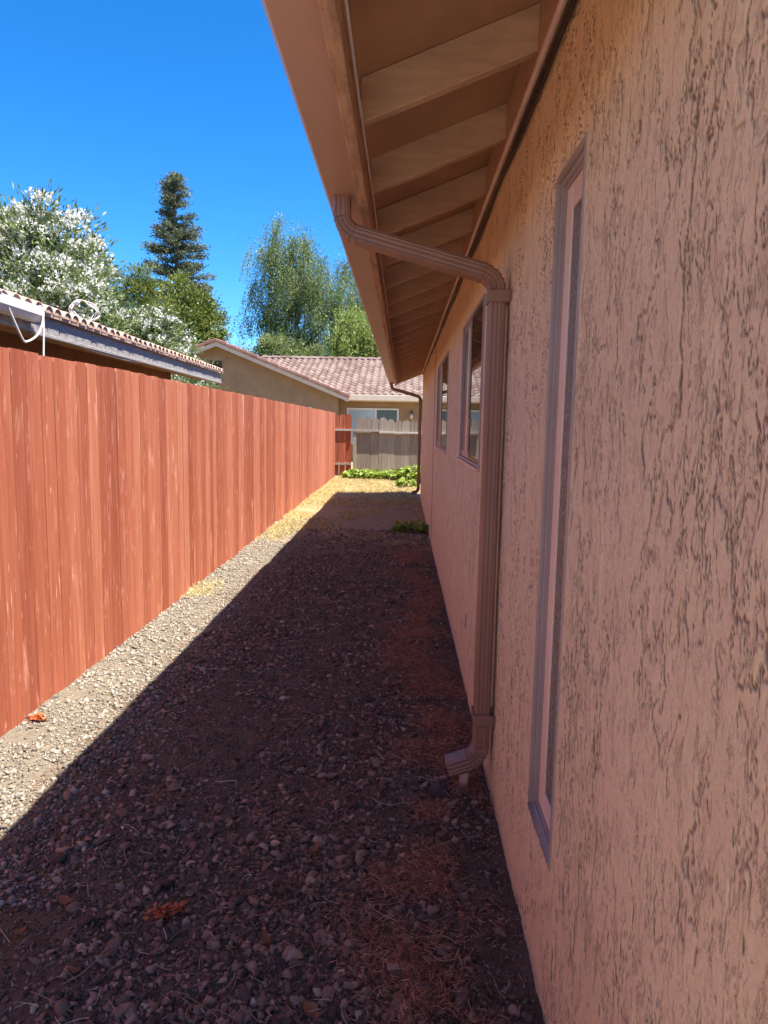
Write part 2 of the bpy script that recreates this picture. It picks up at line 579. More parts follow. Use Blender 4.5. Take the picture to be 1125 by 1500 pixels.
def empty(name, loc, label=None, cat=None, group=None, rz=0):
    o = bpy.data.objects.new(name, None)
    o.location = loc
    o.rotation_euler = (0, 0, rz)
    o.empty_display_size = 0.1
    C.objects.link(o)
    return tag(o, label, cat, group)


def tag(o, label=None, cat=None, group=None, kind=None):
    if label:
        o['label'] = label
    if cat:
        o['category'] = cat
    if group:
        o['group'] = group
    if kind:
        o['kind'] = kind
    return o


# lattice noise for shaping geometry
LAT = rng.random((256, 256))


def vnoise(x, y):
    xi = np.floor(x).astype(int)
    yi = np.floor(y).astype(int)
    fx = x - xi
    fy = y - yi
    fx = fx * fx * (3 - 2 * fx)
    fy = fy * fy * (3 - 2 * fy)
    g = lambda i, j: LAT[i % 256, j % 256]
    return (g(xi, yi) * (1 - fx) + g(xi + 1, yi) * fx) * (1 - fy) + (g(xi, yi + 1) * (1 - fx) + g(xi + 1, yi + 1) * fx) * fy


def sstep(v, a, b):
    t = np.clip((v - a) / (b - a), 0, 1)
    return t * t * (3 - 2 * t)


def gz(x, y):
    x = np.asarray(x, float)
    y = np.asarray(y, float)
    h = (vnoise(x * 1.3 + 40, y * 1.3) - .5) * .035 + (vnoise(x * 4 + 9, y * 4 + 3) - .5) * .022
    h = h + (vnoise(x * 14, y * 14) - .5) * .014 + (vnoise(x * 41 + 5, y * 41) - .5) * .008
    mask = sstep(x, -2.3, -1.6) * (1 - sstep(x, 0.28, 0.7)) * 0.8 + 0.2
    h = h * mask
    h = h - 0.02 * sstep(x, 0.15, 0.38) + 0.10 * sstep(y, 18.5, 22) * (1 - sstep(x, -1.6, .6))
    return h * (1 - sstep(np.abs(x) + y * .3, 12, 25)) - 0.0


# ------------------------------------------------------------------ ground
def lines(segs):
    out = []
    for a, b, st in segs:
        out += list(np.arange(a, b, st))
    return np.array(out)


xs = np.concatenate([[-900, -300, -100, -40, -20, -12, -8, -5], lines([(-4, -2.1, .2), (-2.1, .5, .017), (.5, 3, .25)]), [3, 6, 12, 25, 60, 200, 900]])
ys = np.concatenate([[-900, -200, -50, -15, -6, -3, -1.5, -.5], lines([(0, 1.3, .1), (1.3, 4.5, .017), (4.5, 8, .032), (8, 24, .12)]), [24, 27, 32, 40, 60, 100, 250, 900, 2000]])
GX, GY = np.meshgrid(xs, ys)
GZ = gz(GX, GY)
nx, ny = len(xs), len(ys)
V = np.stack([GX.ravel(), GY.ravel(), GZ.ravel()], 1)
i0 = (np.arange(ny - 1)[:, None] * nx + np.arange(nx - 1)[None, :]).ravel()
F = np.stack([i0, i0 + 1, i0 + nx + 1, i0 + nx], 1)
ground = link('ground', arrays_mesh('ground', V, F, None, True), 'ground')
tag(ground, kind='structure')

m = MB()
m.box(-1.75, 9.0, -9.0, -.15, -.12, .012)
tag(m.build('bounce_slab', 'bounce_concrete', None, bevel=.01), kind='structure')  # added slab, unseen behind the lens, bounces sun onto wall and soffit

# ------------------------------------------------------------------ the house on the right
WX = 0.395                      # outer face of the stucco wall
Y0, Y1 = 0.22, 14.75            # wall
RY1 = 15.15                     # roof end
house = empty('house', (WX, 7, 0), 'tan stucco house with exposed rafters, brown gutter and downspouts', 'house')
HOFF = Vector((WX, 7, 0))


def hb(mb, name, mat, parent=None, smooth=False, bevel=0.0):
    """build a mesh given in world coordinates as a part of the house"""
    mb.v = [(a - WX, b - 7, c) for a, b, c in mb.v]
    return mb.build(name, mat, house if parent is None else parent, smooth, bevel)


WIN = [(1.67, 1.975, .395, 2.147), (3.63, 4.85, 1.285, 2.15), (6.40, 8.28, 1.262, 2.155)]
m = MB()


def wall_grid(ys_, zs_, relief):
    """outer face as a grid with the openings left out; relief presses the trowel marks into the vertices"""
    ys_ = np.unique(np.round(np.concatenate([ys_] + [[w[0], w[1]] for w in WIN if ys_[0] < w[0] < ys_[-1]]), 5))
    zs_ = np.unique(np.round(np.concatenate([zs_] + [[w[2], w[3]] for w in WIN]), 5))
    Yg, Zg = np.meshgrid(ys_, zs_, indexing='ij')
    gro = np.zeros_like(Yg)
    X = np.full_like(Yg, WX)
    if relief:
        wy = Yg + .03 * (fbm(Yg * 9, Zg * 9, 3) - .5) + .012 * (fbm(Yg * 40 + 7, Zg * 40, 2) - .5)
        wz = Zg + .05 * (fbm(Yg * 8 + 50, Zg * 8, 3) - .5)
        H = np.zeros_like(Yg)
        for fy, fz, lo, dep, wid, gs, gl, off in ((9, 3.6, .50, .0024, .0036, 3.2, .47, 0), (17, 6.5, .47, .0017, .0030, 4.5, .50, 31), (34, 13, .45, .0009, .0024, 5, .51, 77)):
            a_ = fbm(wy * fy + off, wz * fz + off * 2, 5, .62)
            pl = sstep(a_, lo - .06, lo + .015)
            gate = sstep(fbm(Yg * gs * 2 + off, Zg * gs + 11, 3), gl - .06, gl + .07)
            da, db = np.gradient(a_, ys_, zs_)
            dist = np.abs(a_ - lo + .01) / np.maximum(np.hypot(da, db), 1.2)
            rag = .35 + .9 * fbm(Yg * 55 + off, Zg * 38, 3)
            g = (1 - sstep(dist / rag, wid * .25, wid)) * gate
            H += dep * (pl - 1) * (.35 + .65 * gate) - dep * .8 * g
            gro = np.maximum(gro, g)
        edge = np.ones_like(Yg)
        for w in WIN:
            d = np.maximum(np.maximum(w[0] - Yg, Yg - w[1]), np.maximum(w[2] - Zg, Zg - w[3]))
            edge = np.minimum(edge, sstep(d, .0, .02))
        edge *= sstep(ys_[-1] - Yg, 0, .03)
        X = WX - H * edge
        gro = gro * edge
    ny_, nz_ = Yg.shape
    i = (np.arange(ny_ - 1)[:, None] * nz_ + np.arange(nz_ - 1)[None, :]).ravel()
    yc = ((ys_[:-1] + ys_[1:]) / 2)[:, None] + 0 * zs_[None, :-1]
    zc = ((zs_[:-1] + zs_[1:]) / 2)[None, :] + 0 * ys_[:-1, None]
    keep = np.ones_like(yc, bool)
    for w in WIN:
        keep &= ~((yc > w[0]) & (yc < w[1]) & (zc > w[2]) & (zc < w[3]))
    i = i[keep.ravel()]
    Fq = np.stack([i, i + 1, i + nz_ + 1, i + nz_], 1)
    return np.stack([X.ravel() - WX, Yg.ravel() - 7, Zg.ravel()], 1), Fq, gro.ravel(), np.full(Yg.size, 1.0 if relief else 0.0)


def fbm(x_, y_, o=4, gain=.5):
    out, a_, tot = 0, 1.0, 0
    for k_ in range(o):
        out = out + a_ * vnoise(x_ + 17.3 * k_, y_ + 9.1 * k_)
        tot += a_
        a_ *= gain
        x_, y_ = x_ * 2.03, y_ * 2.03
    return out / tot


YS = 2.86
ga = wall_grid(np.concatenate([np.linspace(Y0, .64, 8), np.arange(.68, 1.67, .0027), np.linspace(1.67, YS, 160)]), np.linspace(-.15, 2.62, 540), True)
gb = wall_grid(np.concatenate([np.arange(YS, Y1, .6), [Y1]]), np.array([-.15, 2.62]), False)
for a, b, c, d in WIN:        # reveals
    dx = WX + .12
    m.add([(WX, a, c), (dx, a, c), (dx, a, d), (WX, a, d)], [(0, 1, 2, 3)])
    m.add([(WX, b, c), (dx, b, c), (dx, b, d), (WX, b, d)], [(0, 1, 2, 3)])
    m.add([(WX, a, c), (dx, a, c), (dx, b, c), (WX, b, c)], [(0, 1, 2, 3)])
    m.add([(WX, a, d), (dx, a, d), (dx, b, d), (WX, b, d)], [(0, 1, 2, 3)])
for ye in (Y0, Y1):
    m.add([(WX, ye, -.15), (WX, ye, 2.62), (4.6, ye, 2.62), (4.6, ye, -.15)], [(0, 1, 2, 3)])
    m.add([(4.6, ye, -.15), (4.6, ye, 2.62), (9, ye, 2.62), (9, ye, -.15)], [(0, 1, 2, 3)])
    m.add([(WX, ye, 2.62), (4.6, ye, 4.2), (4.6, ye, 4.2), (9, ye, 2.62)], [(0, 1, 2, 3)])
m.add([(9, Y0, -.15), (9, Y0, 2.62), (9, Y1, 2.62), (9, Y1, -.15)], [(0, 1, 2, 3)])
vr = np.array([(a - WX, b - 7, c) for a, b, c in m.v])
na, nb2 = len(ga[0]), len(gb[0])
wme = arrays_mesh('wall', np.concatenate([ga[0], gb[0], vr]), np.concatenate([ga[1], gb[1] + na, np.array(m.f) + na + nb2]))
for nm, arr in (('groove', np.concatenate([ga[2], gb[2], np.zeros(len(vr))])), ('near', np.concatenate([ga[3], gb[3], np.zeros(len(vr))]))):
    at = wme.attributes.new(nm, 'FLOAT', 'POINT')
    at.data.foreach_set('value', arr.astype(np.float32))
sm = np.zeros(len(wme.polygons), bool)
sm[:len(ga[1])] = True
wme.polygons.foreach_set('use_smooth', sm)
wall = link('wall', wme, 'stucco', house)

# control joint and a small wall plug
m = MB(); m.box(WX - .004, WX + .004, 9.02, 9.035, -.05, 2.56)
hb(m, 'control_joint', 'frame_dark', wall)
m = MB(); m.box(WX - .006, WX + .01, 4.02, 4.06, .33, .41)
hb(m, 'wall_plug', 'bronze_frame', wall, bevel=.004)

# rafters, deck, blocking, fascia
SL = 0.40
zb = lambda x: 2.39 + SL * (x + .146)          # underside of the rafters
RAF = [2.24 + .655 * k for k in range(-3, 20)]
raf_me = None
for y in RAF:
    if raf_me is None:
        m = MB()
        m.prism([(-.146, zb(-.146)), (.50, zb(.50)), (.50, zb(.50) + .13), (-.146, zb(-.146) + .13)], 0, .042)
        m.v = [(a - WX, b, c) for a, b, c in m.v]
        raf_me = m.mesh('rafter')
    o = link('rafter', raf_me, 'rafter_paint', house)
    o.location = (0, y - 7, random.uniform(-.003, .003))
    md = o.modifiers.new('bevel', 'BEVEL'); md.width = .003; md.segments = 1
for k in range(len(RAF) - 1):
    m = MB()
    m.box(.372, .41, RAF[k] + .043, RAF[k + 1] - .001, 2.565, zb(.372) + .127)
    hb(m, 'blocking_board', 'rafter_paint')
m = MB()
xr = 4.65
m.prism([(-.19, zb(-.19) + .13), (xr, zb(xr) + .13), (9.5, zb(-.19) + .13), (9.5, zb(-.19) + .148), (xr, zb(xr) + .148), (-.19, zb(-.19) + .148)], Y0 - .3, RY1)
hb(m, 'roof_deck', 'soffit_paint')
# plywood joints
m = MB(); m.box(-.182, -.146, Y0 - .3, RY1, 2.30, 2.495)
hb(m, 'fascia', 'fascia_paint', bevel=.004)
# barge board on the far gable
m = MB(); m.prism([(-.146, 2.34), (xr, zb(xr) - .05), (xr, zb(xr) + .125), (-.146, zb(-.146) + .125)], RY1 - .04, RY1 - .002)
hb(m, 'barge_board', 'fascia_paint')

# tiled covering of the roof
tv, tf, tr = [], [], []
tw = .25
ncol = int((RY1 - Y0 + .4) / tw)
prof = np.linspace(0, 1, 7)[:-1]
yy = (np.arange(ncol)[:, None] + prof[None, :]).ravel() * tw + Y0 - .3
wave = np.tile(.035 * np.sin(np.pi * prof) ** 1, ncol)
rows = []
for k in range(14):
    for e in (0, 1):
        x = -.235 + (k + e) * .36
        rows.append((x, zb(x) + .150 + (.028 if e == 0 else .004)))
nr, nc = len(rows), len(yy)
V = np.array([[(x - WX, y - 7, z + w) for y, w in zip(yy, wave)] for x, z in rows]).reshape(-1, 3)
i0 = (np.arange(nr - 1)[:, None] * nc + np.arange(nc - 1)[None, :]).ravel()
F = np.stack([i0, i0 + 1, i0 + nc + 1, i0 + nc], 1)
link('roof_tiles', arrays_mesh('roof_tiles', V, F, rng.random(len(F)), False), 'tile_shed', house)['kind'] = 'stuff'

# gutter: K profile, hollow
GP = [(-.184, 2.475), (-.184, 2.345), (-.298, 2.345), (-.303, 2.375), (-.318, 2.40), (-.330, 2.415), (-.332, 2.462), (-.322, 2.468),
      (-.322, 2.458), (-.326, 2.456), (-.325, 2.418), (-.313, 2.404), (-.298, 2.378), (-.294, 2.349), (-.188, 2.349), (-.188, 2.475)]
m = MB()
n = len(GP)
gys = list(np.arange(Y0 - .3, RY1 - .02, .9)) + [RY1 - .02]
vs = [(p[0], y, p[1]) for y in gys for p in GP]
fs = [(i * n + k, i * n + (k + 1) % n, (i + 1) * n + (k + 1) % n, (i + 1) * n + k) for i in range(len(gys) - 1) for k in range(n)]
m.add(vs, fs)
gutter = hb(m, 'gutter', 'gutter_paint')
m = MB()
m.prism(GP[:8], RY1 - .02, RY1 - .012)
hb(m, 'end_cap', 'gutter_paint', gutter)
for y in (6.35,):
    m = MB()
    m.prism([(-.182, 2.343), (-.300, 2.343), (-.306, 2.374), (-.321, 2.399), (-.333, 2.414), (-.3335, 2.45), (-.33, 2.45), (-.30, 2.36), (-.182, 2.352)], y, y + .05)
    hb(m, 'seam', 'gutter_paint', gutter)


# downspouts: ribbed rectangular pipe swept along a bent path
def ribbed():
    pts = []
    hu, hv = .041, .032             # half width along Y, half depth
    def side(ax, ay, bx, by, nrib):
        for i in range(nrib * 4):
            t = i / (nrib * 4)
            dpt = .0020 if (i % 4) in (2, 3) and 0 < i < nrib * 4 - 1 else 0
            px, py = ax + (bx - ax) * t, ay + (by - ay) * t
            nx_, ny_ = (by - ay), -(bx - ax)
            l = math.hypot(nx_, ny_)
            pts.append((px - nx_ / l * dpt, py - ny_ / l * dpt))
    c = .007
    side(-hu + c, -hv, hu - c, -hv, 4)
    side(hu, -hv + c, hu, hv - c, 3)
    side(hu - c, hv, -hu + c, hv, 4)
    side(-hu, hv - c, -hu, -hv + c, 3)
    return pts


RIB = ribbed()


def sweep(mb, path, y, scales, hollow_end=False):
    """path of (x, z), normal in plane; profile u along Y"""
    n = len(RIB)
    vs = []
    for i, (x, z) in enumerate(path):
        a = path[max(i - 1, 0)]
        b = path[min(i + 1, len(path) - 1)]
        dx, dz = b[0] - a[0], b[1] - a[1]
        l = math.hypot(dx, dz)
        nx_, nz_ = dz / l, -dx / l
        for u, v in RIB:
            vs.append((x + nx_ * v * scales[i], y + u * scales[i], z + nz_ * v * scales[i]))
    fs = [(i * n + k, i * n + (k + 1) % n, (i + 1) * n + (k + 1) % n, (i + 1) * n + k) for i in range(len(path) - 1) for k in range(n)]
    mb.add(vs, fs)


def arc(c, r, a0, a1, k):
    return [(c[0] + r * math.cos(a0 + (a1 - a0) * i / k), c[1] + r * math.sin(a0 + (a1 - a0) * i / k)) for i in range(k + 1)]


def bend(p, q, r_, rad, k=14):
    """round the corner p-q-r_ with a radius"""
    p, q, r_ = Vector(p), Vector(q), Vector(r_)
    d1 = (p - q).normalized()
    d2 = (r_ - q).normalized()
    ang = d1.angle(d2)
    t = rad / math.tan(ang / 2)
    a = q + d1 * t
    b = q + d2 * t
    cdir = (d1 + d2).normalized()
    c = q + cdir * (rad / math.sin(ang / 2))
    out = []
    for i in range(k + 1):
        s = i / k
        v = ((a - c) * (1 - s) + (b - c) * s)
        # slerp by angle
        va, vb = a - c, b - c
        th = va.angle(vb)
        v = (va * math.sin((1 - s) * th) + vb * math.sin(s * th)) / math.sin(th)
        out.append(tuple(c + v))
    return out


def crimp(n):
    return [1.05 if i in (0, n - 1) else (1.04 if i % 2 else .945) for i in range(n)]


def downspout(y):
    A, B, Cc, D = (-.247, 2.36), (-.247, 2.225), (.349, 2.063), (.349, .145)
    E_ = (.215, .098)
    b1 = bend(A, B, Cc, .085)
    b2 = bend(B, Cc, D, .085)
    b3 = bend(Cc, D, E_, .085)
    m = MB()
    sweep(m, [b2[-1], (.349, 1.4), (.349, .8), b3[0]], y, [1] * 4)
    ds = hb(m, 'downspout', 'downspout_paint')
    m = MB(); sweep(m, [A, (A[0], 2.32), b1[0]], y, [1] * 3); hb(m, 'outlet', 'downspout_paint', ds)
    m = MB(); sweep(m, [b1[-1], b2[0]], y, [1] * 2); hb(m, 'slanted_pipe', 'downspout_paint', ds)
    for bb in (b1, b2):
        m = MB(); sweep(m, bb, y, crimp(len(bb))); hb(m, 'elbow', 'downspout_paint', ds)
    m = MB()
    sweep(m, b3 + [E_], y, crimp(len(b3)) + [1.03])
    e = hb(m, 'elbow', 'downspout_paint', ds)
    md = e.modifiers.new('wall', 'SOLIDIFY'); md.thickness = .003
    for z in (1.965, .30):
        m = MB()
        m.box(.312, .3145, y - .049, y + .049, z, z + .042)
        m.box(.312, .3965, y - .0515, y - .049, z, z + .042)
        m.box(.312, .3965, y + .049, y + .0515, z, z + .042)
        m.box(.389, .3935, y - .08, y - .05, z, z + .042)
        hb(m, 'strap', 'downspout_paint', ds)
    return ds


ds0 = downspout(2.80)
m = MB(); m.tube([(.285, 2.80, -.02), (.285, 2.80, .066), (.285, 2.80, .075)], [.020, .020, .023], 12)
hb(m, 'drain_stub', 'conduit_paint', ds0, True)
downspout(14.62)

# conduit and wires along the wall head
m = MB(); m.tube([(.372, y, 2.545 + .004 * math.sin(y * 2.1)) for y in np.arange(Y0, 14.7, .5)], .011, 8)
hb(m, 'conduit', 'conduit_paint', smooth=True)
for q in range(2):
    m = MB()
    m.tube([(.383, y, 2.518 - .016 * q + .008 * math.sin(y * (3.1 + q) + q) - .012 * abs(math.sin(y * 1.7 + q))) for y in np.arange(Y0, 14.6, .22)], .0055, 6)
    hb(m, 'wire', 'cable_black', smooth=True)
m = MB(); m.tube([(-.136, y, 2.372 + .012 * math.sin(y * 2.6)) for y in np.arange(Y0, 15, .3)], .0042, 6)
hb(m, 'antenna_cable', 'cable_white', smooth=True)
for (hx, hy) in ((-.01, 3.57), (-.02, 4.23), (.15, 2.93)):
    m = MB()
    z = zb(hx)
    m.tube([(hx, hy, z + .01), (hx, hy, z - .018)] + [(hx + .012 * math.sin(a), hy, z - .030 + .012 * math.cos(a)) for a in np.linspace(0, 4.6, 9)], .0022, 6)
    hb(m, 'hook', 'hook_metal', smooth=True)
m = MB(); m.box(.30, .36, 3.60, 3.66, 2.635, 2.70)
hb(m, 'junction_box', 'frame_dark', bevel=.005)


def ring(mb, y0, y1, z0, z1, w, xa, xb):
    mb.box(xa, xb, y0, y0 + w, z0, z1)
    mb.box(xa, xb, y1 - w, y1, z0, z1)
    mb.box(xa, xb, y0 + w, y1 - w, z0, z0 + w)
    mb.box(xa, xb, y0 + w, y1 - w, z1 - w, z1)


# narrow tall window by the lens
a, b, c, d = WIN[0]
m = MB(); ring(m, a - .001, b + .001, c - .001, d + .001, .014, WX - .004, WX + .03)
w1 = hb(m, 'window', 'bronze_frame', bevel=.0015)
w1['label'] = 'narrow tall window with patterned glass'
m = MB(); ring(m, a + .0145, b - .0145, c + .0145, d - .0145, .012, WX + .006, WX + .04); hb(m, 'frame', 'bronze_frame', w1, bevel=.001)
m = MB(); ring(m, a + .027, b - .027, c + .027, d - .027, .008, WX + .014, WX + .04); hb(m, 'bead', 'bronze_frame', w1)
m = MB(); ring(m, a + .0355, b - .0355, c + .0355, d - .0355, .062, WX + .019, WX + .045); hb(m, 'sash', 'sash_paint', w1, bevel=.003)
m = MB(); m.box(WX + .024, WX + .030, a + .098, b - .098, c + .098, d - .098); hb(m, 'pane', 'pane_pattern', w1)
m = MB(); m.box(WX - .008, WX + .018, a + .014, b - .014, c + .0135, c + .020); hb(m, 'sill', 'sill_metal', w1)
# two sliding windows
for k, (a, b, c, d) in enumerate(WIN[1:]):
    m = MB(); ring(m, a - .001, b + .001, c - .001, d + .001, .018, WX - .008, WX + .05)
    w = hb(m, 'window', 'bronze_frame', bevel=.002)
    w['label'] = ['sliding window beside the downspout', 'sliding window beyond the first slider'][k]
    mid = (a + b) / 2
    m = MB(); ring(m, a + .0185, mid + .02, c + .0185, d - .0185, .020, WX - .002, WX + .012); hb(m, 'sash', 'frame_dark', w)
    m = MB(); m.box(WX + .001, WX + .005, a + .0385, mid, c + .0385, d - .0385); hb(m, 'pane', 'pane_dark', w)
    m = MB(); ring(m, mid + .021, b - .0185, c + .0185, d - .0185, .035, WX + .004, WX + .02); hb(m, 'sash', 'bronze_frame', w)
    m = MB(); m.box(WX + .008, WX + .012, mid + .056, b - .0535, c + .0535, d - .0535); hb(m, 'screen', 'pane_screen', w)
    m = MB(); m.box(WX + .0, WX + .008, mid + .18, mid + .26, c + .0535, d - .0535); hb(m, 'stile', 'sash_paint', w)
    m = MB(); m.box(WX - .022, WX - .002, a - .012, b + .012, c - .014, c + .002); hb(m, 'sill', 'conduit_paint', w)
m = MB(); m.box(WX - .010, WX - .001, (WIN[1][0] + WIN[1][1]) / 2 + .004, (WIN[1][0] + WIN[1][1]) / 2 + .018, 1.50, 1.545); hb(m, 'latch', 'sash_paint', w)

# ------------------------------------------------------------------ red board fence on the left
FX = -1.87
fence = empty('board_fence', (FX, 9, 0), 'long red stained fence of upright dog-eared boards', 'fence')


def board_mesh(name, w, h, th, ear, arch=False):
    m = MB()
    if arch:
        r = w * .5
        poly = [(-r, 0), (r, 0), (r, h - r * .55)] + [(r * .96 * math.cos(t), h - r * .55 + r * .55 * math.sin(t)) for t in np.linspace(.35, math.pi - .35, 7)] + [(-r, h - r * .55)]
    else:
        poly = [(-w / 2, 0), (w / 2, 0), (w / 2, h - ear), (w / 2 - ear, h), (-w / 2 + ear, h), (-w / 2, h - ear)]
    m.prism(poly, -th / 2, th / 2, 'x')
    return m.mesh(name)


bm_red = [board_mesh('board', .139, 1.0, .016, .012), board_mesh('board', .128, 1.0, .016, .013), board_mesh('board', .143, 1.0, .016, .010)]
y = -4.0
while y < 19.62:
    k = random.choice([0, 0, 0, 1, 2])
    w = [.139, .128, .143][k]
    o = link('board', bm_red[k], 'fence_red', fence)
    if random.random() < .06:
        o.material_slots[0].link = 'OBJECT'
        o.material_slots[0].material = MAT['fence_worn']
    hgt = 1.822 + random.uniform(-.006, .005) - .0022 * max(y - 5, 0)
    base = -.012 if y < 16 else .0
    o.location = (random.uniform(-.0015, .0015), y + w / 2 - 9, base)
    o.rotation_euler = (random.uniform(-.002, .002), 0, random.uniform(-.007, .007))
    o.scale = (1, 1, hgt - base)
    y += w + random.uniform(.0015, .004)
for z in (.28, 1.0, 1.58):
    m = MB(); m.box(-.052, -.011, -13.0, 10.6, z, z + .089)
    m.build('rail', 'fence_return', fence)
for yy_ in np.arange(-3.4, 19.8, 2.4):
    m = MB(); m.box(-.145, -.054, yy_ - 9, yy_ - 9 + .09, -.1, 1.75)
    m.build('post', 'fence_return', fence)

# return panel in dark red, rails on our side
pan = empty('fence_panel', (-1.68, 20.0, 0), 'dark red fence panel with two crosswise rails joining red fence to grey fence', 'fence')
bmr = board_mesh('board', .165, 1.0, .018, .03)
for k, x in enumerate((-.18, -.005, .17)):
    o = link('board', bmr, 'fence_return', pan)
    o.location = (x, 0, .02)
    o.rotation_euler = (0, 0, math.pi / 2)
    o.scale = (1, 1, 1.74 - .02 * (k == 0))
for z in (.345, 1.30):
    m = MB(); m.box(-.28, .24, -.06, -.011, z, z + .05)
    m.build('rail', 'rail_grey', pan)
m = MB(); m.box(.235, .265, -.05, -.03, .98, 1.33)
m.build('bracket', 'rail_grey', pan)

# weathered grey fence behind
gf = empty('board_fence', (.6, 20.05, 0), 'weathered grey fence of round-topped boards with a capping rail', 'fence')
bmg = board_mesh('board', .212, 1.0, .018, .03, True)
x = -1.30
k = 0
while x < 3.6:
    o = link('board', bmg, 'fence_grey', gf)
    o.location = (x + .1 - .6, random.uniform(-.004, .004), -.03)
    o.rotation_euler = (0, random.uniform(-.012, .012), math.pi / 2)
    o.scale = (1, 1.01 + random.uniform(0, .02), 1.715 + random.uniform(-.02, .02) - .05 * (k >= 4) - .03 * (k >= 6))
    x += .217
    k += 1
for (xa, xb, z) in ((-1.46, -.62, 1.285), (-.66, 3.6, 1.245)):
    m = MB(); m.box(xa - .6, xb - .6, -.098, -.012, z, z + .048)
    m.build('rail', 'rail_grey', gf, bevel=.004)
m = MB(); m.box(-1.385 - .6, -1.295 - .6, -.075, .015, -.1, 1.283)
m.build('post', 'fence_grey', gf)

# ------------------------------------------------------------------ neighbour's low building on the left
SR = math.radians(2.257)
shed = empty('outbuilding', (-2.953, 0, 0), 'brown low outbuilding with barrel tiled eave behind the red fence', 'outbuilding', rz=SR)


def ss(mb, name, mat, parent=None, smooth=False, bevel=0.0):
    return mb.build(name, mat, shed if parent is None else parent, smooth, bevel)


EZ = 2.43
m = MB()
m.box(-4.9, -.42, -2.0, 11.75, -.1, 2.27)
m.add([(-.42, 11.75, 2.27), (-4.9, 11.75, 2.27), (-2.65, 11.75, 2.9)], [(0, 1, 2)])
ss(m, 'wall', 'shed_wall')
m = MB(); m.box(-.425, -.40, 11.62, 11.76, -.1, 2.26)
ss(m, 'corner_board', 'shed_wall')
RS = .255
m = MB()
m.prism([(.035, EZ - .035), (-.03, EZ - .03), (-2.65, EZ - .03 + 2.62 * RS), (-5.3, EZ - .03), (-5.3, EZ + .0), (-2.65, EZ + 2.62 * RS), (.035, EZ - .012)], -2.2, 13.72)
ss(m, 'roof', 'tile_shed')
m = MB(); m.prism([(-.42, 2.268), (-.045, 2.252), (-.045, 2.285), (-.42, 2.30)], -2.2, 13.68)
ss(m, 'soffit', 'shed_wall')
m = MB(); m.box(-.04, -.005, -2.2, 13.75, 2.235, 2.425)
ss(m, 'fascia', 'shed_fascia', bevel=.006)
m = MB(); m.box(-.048, .006, 6.15, 13.74, 2.215, 2.245)
ss(m, 'drip_edge', 'shed_fascia', bevel=.004)
# white gutter stub at the near end
m = MB()
m.prism([(-.003, 2.425), (-.003, 2.31), (.085, 2.31), (.115, 2.36), (.12, 2.43), (.108, 2.43), (.102, 2.37), (.08, 2.32), (.008, 2.32), (.008, 2.425)], -2.2, 6.13)
sg = ss(m, 'gutter', 'white_paint')
m = MB(); m.prism([(-.003, 2.425), (-.003, 2.31), (.085, 2.31), (.115, 2.36), (.12, 2.43)], 6.131, 6.137)
ss(m, 'end_cap', 'white_paint', sg)
# barrel tiles along the eave
m = MB()
seg = 8
vs = []
for e, x in enumerate((0.06, -.42)):
    for rr in (.080, .066):
        for i in range(seg + 1):
            t = math.pi * i / seg
            vs.append((x, math.cos(t) * rr, math.sin(t) * rr * .75 + (.125 if e else 0) * 1.0))
n = seg + 1
fs = []
for i in range(seg):
    fs.append((i, i + 1, 2 * n + i + 1, 2 * n + i))
    fs.append((n + i, 3 * n + i, 3 * n + i + 1, n + i + 1))
    fs.append((i, n + i, n + i + 1, i + 1))
    fs.append((2 * n + i, 2 * n + i + 1, 3 * n + i + 1, 3 * n + i))
fs.append(tuple(len(vs) + i for i in range(n)))
vs += [(.048, q[1], q[2]) for q in vs[n:2 * n]]
m.add(vs, fs)
tile_me = m.mesh('roof_tile')
tile_me.materials.append(MAT['tile_shed'])
ty = 2.0
while ty < 13.7:
    o = link('roof_tile', tile_me, 'tile_shed', shed, True)
    o.location = (random.uniform(-.008, .008), ty, EZ - .004 + random.uniform(-.004, .004))
    ty += .19
yy = np.arange(-2.2, 13.72, .19 / 6)
wave = .062 * np.abs(np.sin((yy - 2.0 + .095) / .19 * math.pi))
rows = []
for k in range(6):
    for e in (0, 1):
        x = -.36 - (k + e) * .38
        rows.append((x, EZ + (-x - .03) * RS + .002 + (.018 if e == 0 else 0)))
V = np.array([[(x, y, z + w) for y, w in zip(yy, wave)] for x, z in rows]).reshape(-1, 3)
nc = len(yy)
i0 = (np.arange(len(rows) - 1)[:, None] * nc + np.arange(nc - 1)[None, :]).ravel()
F = np.stack([i0, i0 + 1, i0 + nc + 1, i0 + nc], 1)
link('tile_field', arrays_mesh('tile_field', V, F, rng.random(len(F))), 'tile_shed', shed)['kind'] = 'stuff'


def spline(pts, k=6):
    pts = [Vector(p) for p in pts]
    out = []
    for i in range(len(pts) - 1):
        p0, p1, p2, p3 = pts[max(i - 1, 0)], pts[i], pts[i + 1], pts[min(i + 2, len(pts) - 1)]
        for j in range(k):
            t = j / k
            out.append(.5 * ((2 * p1) + (-p0 + p2) * t + (2 * p0 - 5 * p1 + 4 * p2 - p3) * t * t + (-p0 + 3 * p1 - 3 * p2 + p3) * t ** 3))
    out.append(pts[-1])
    return out


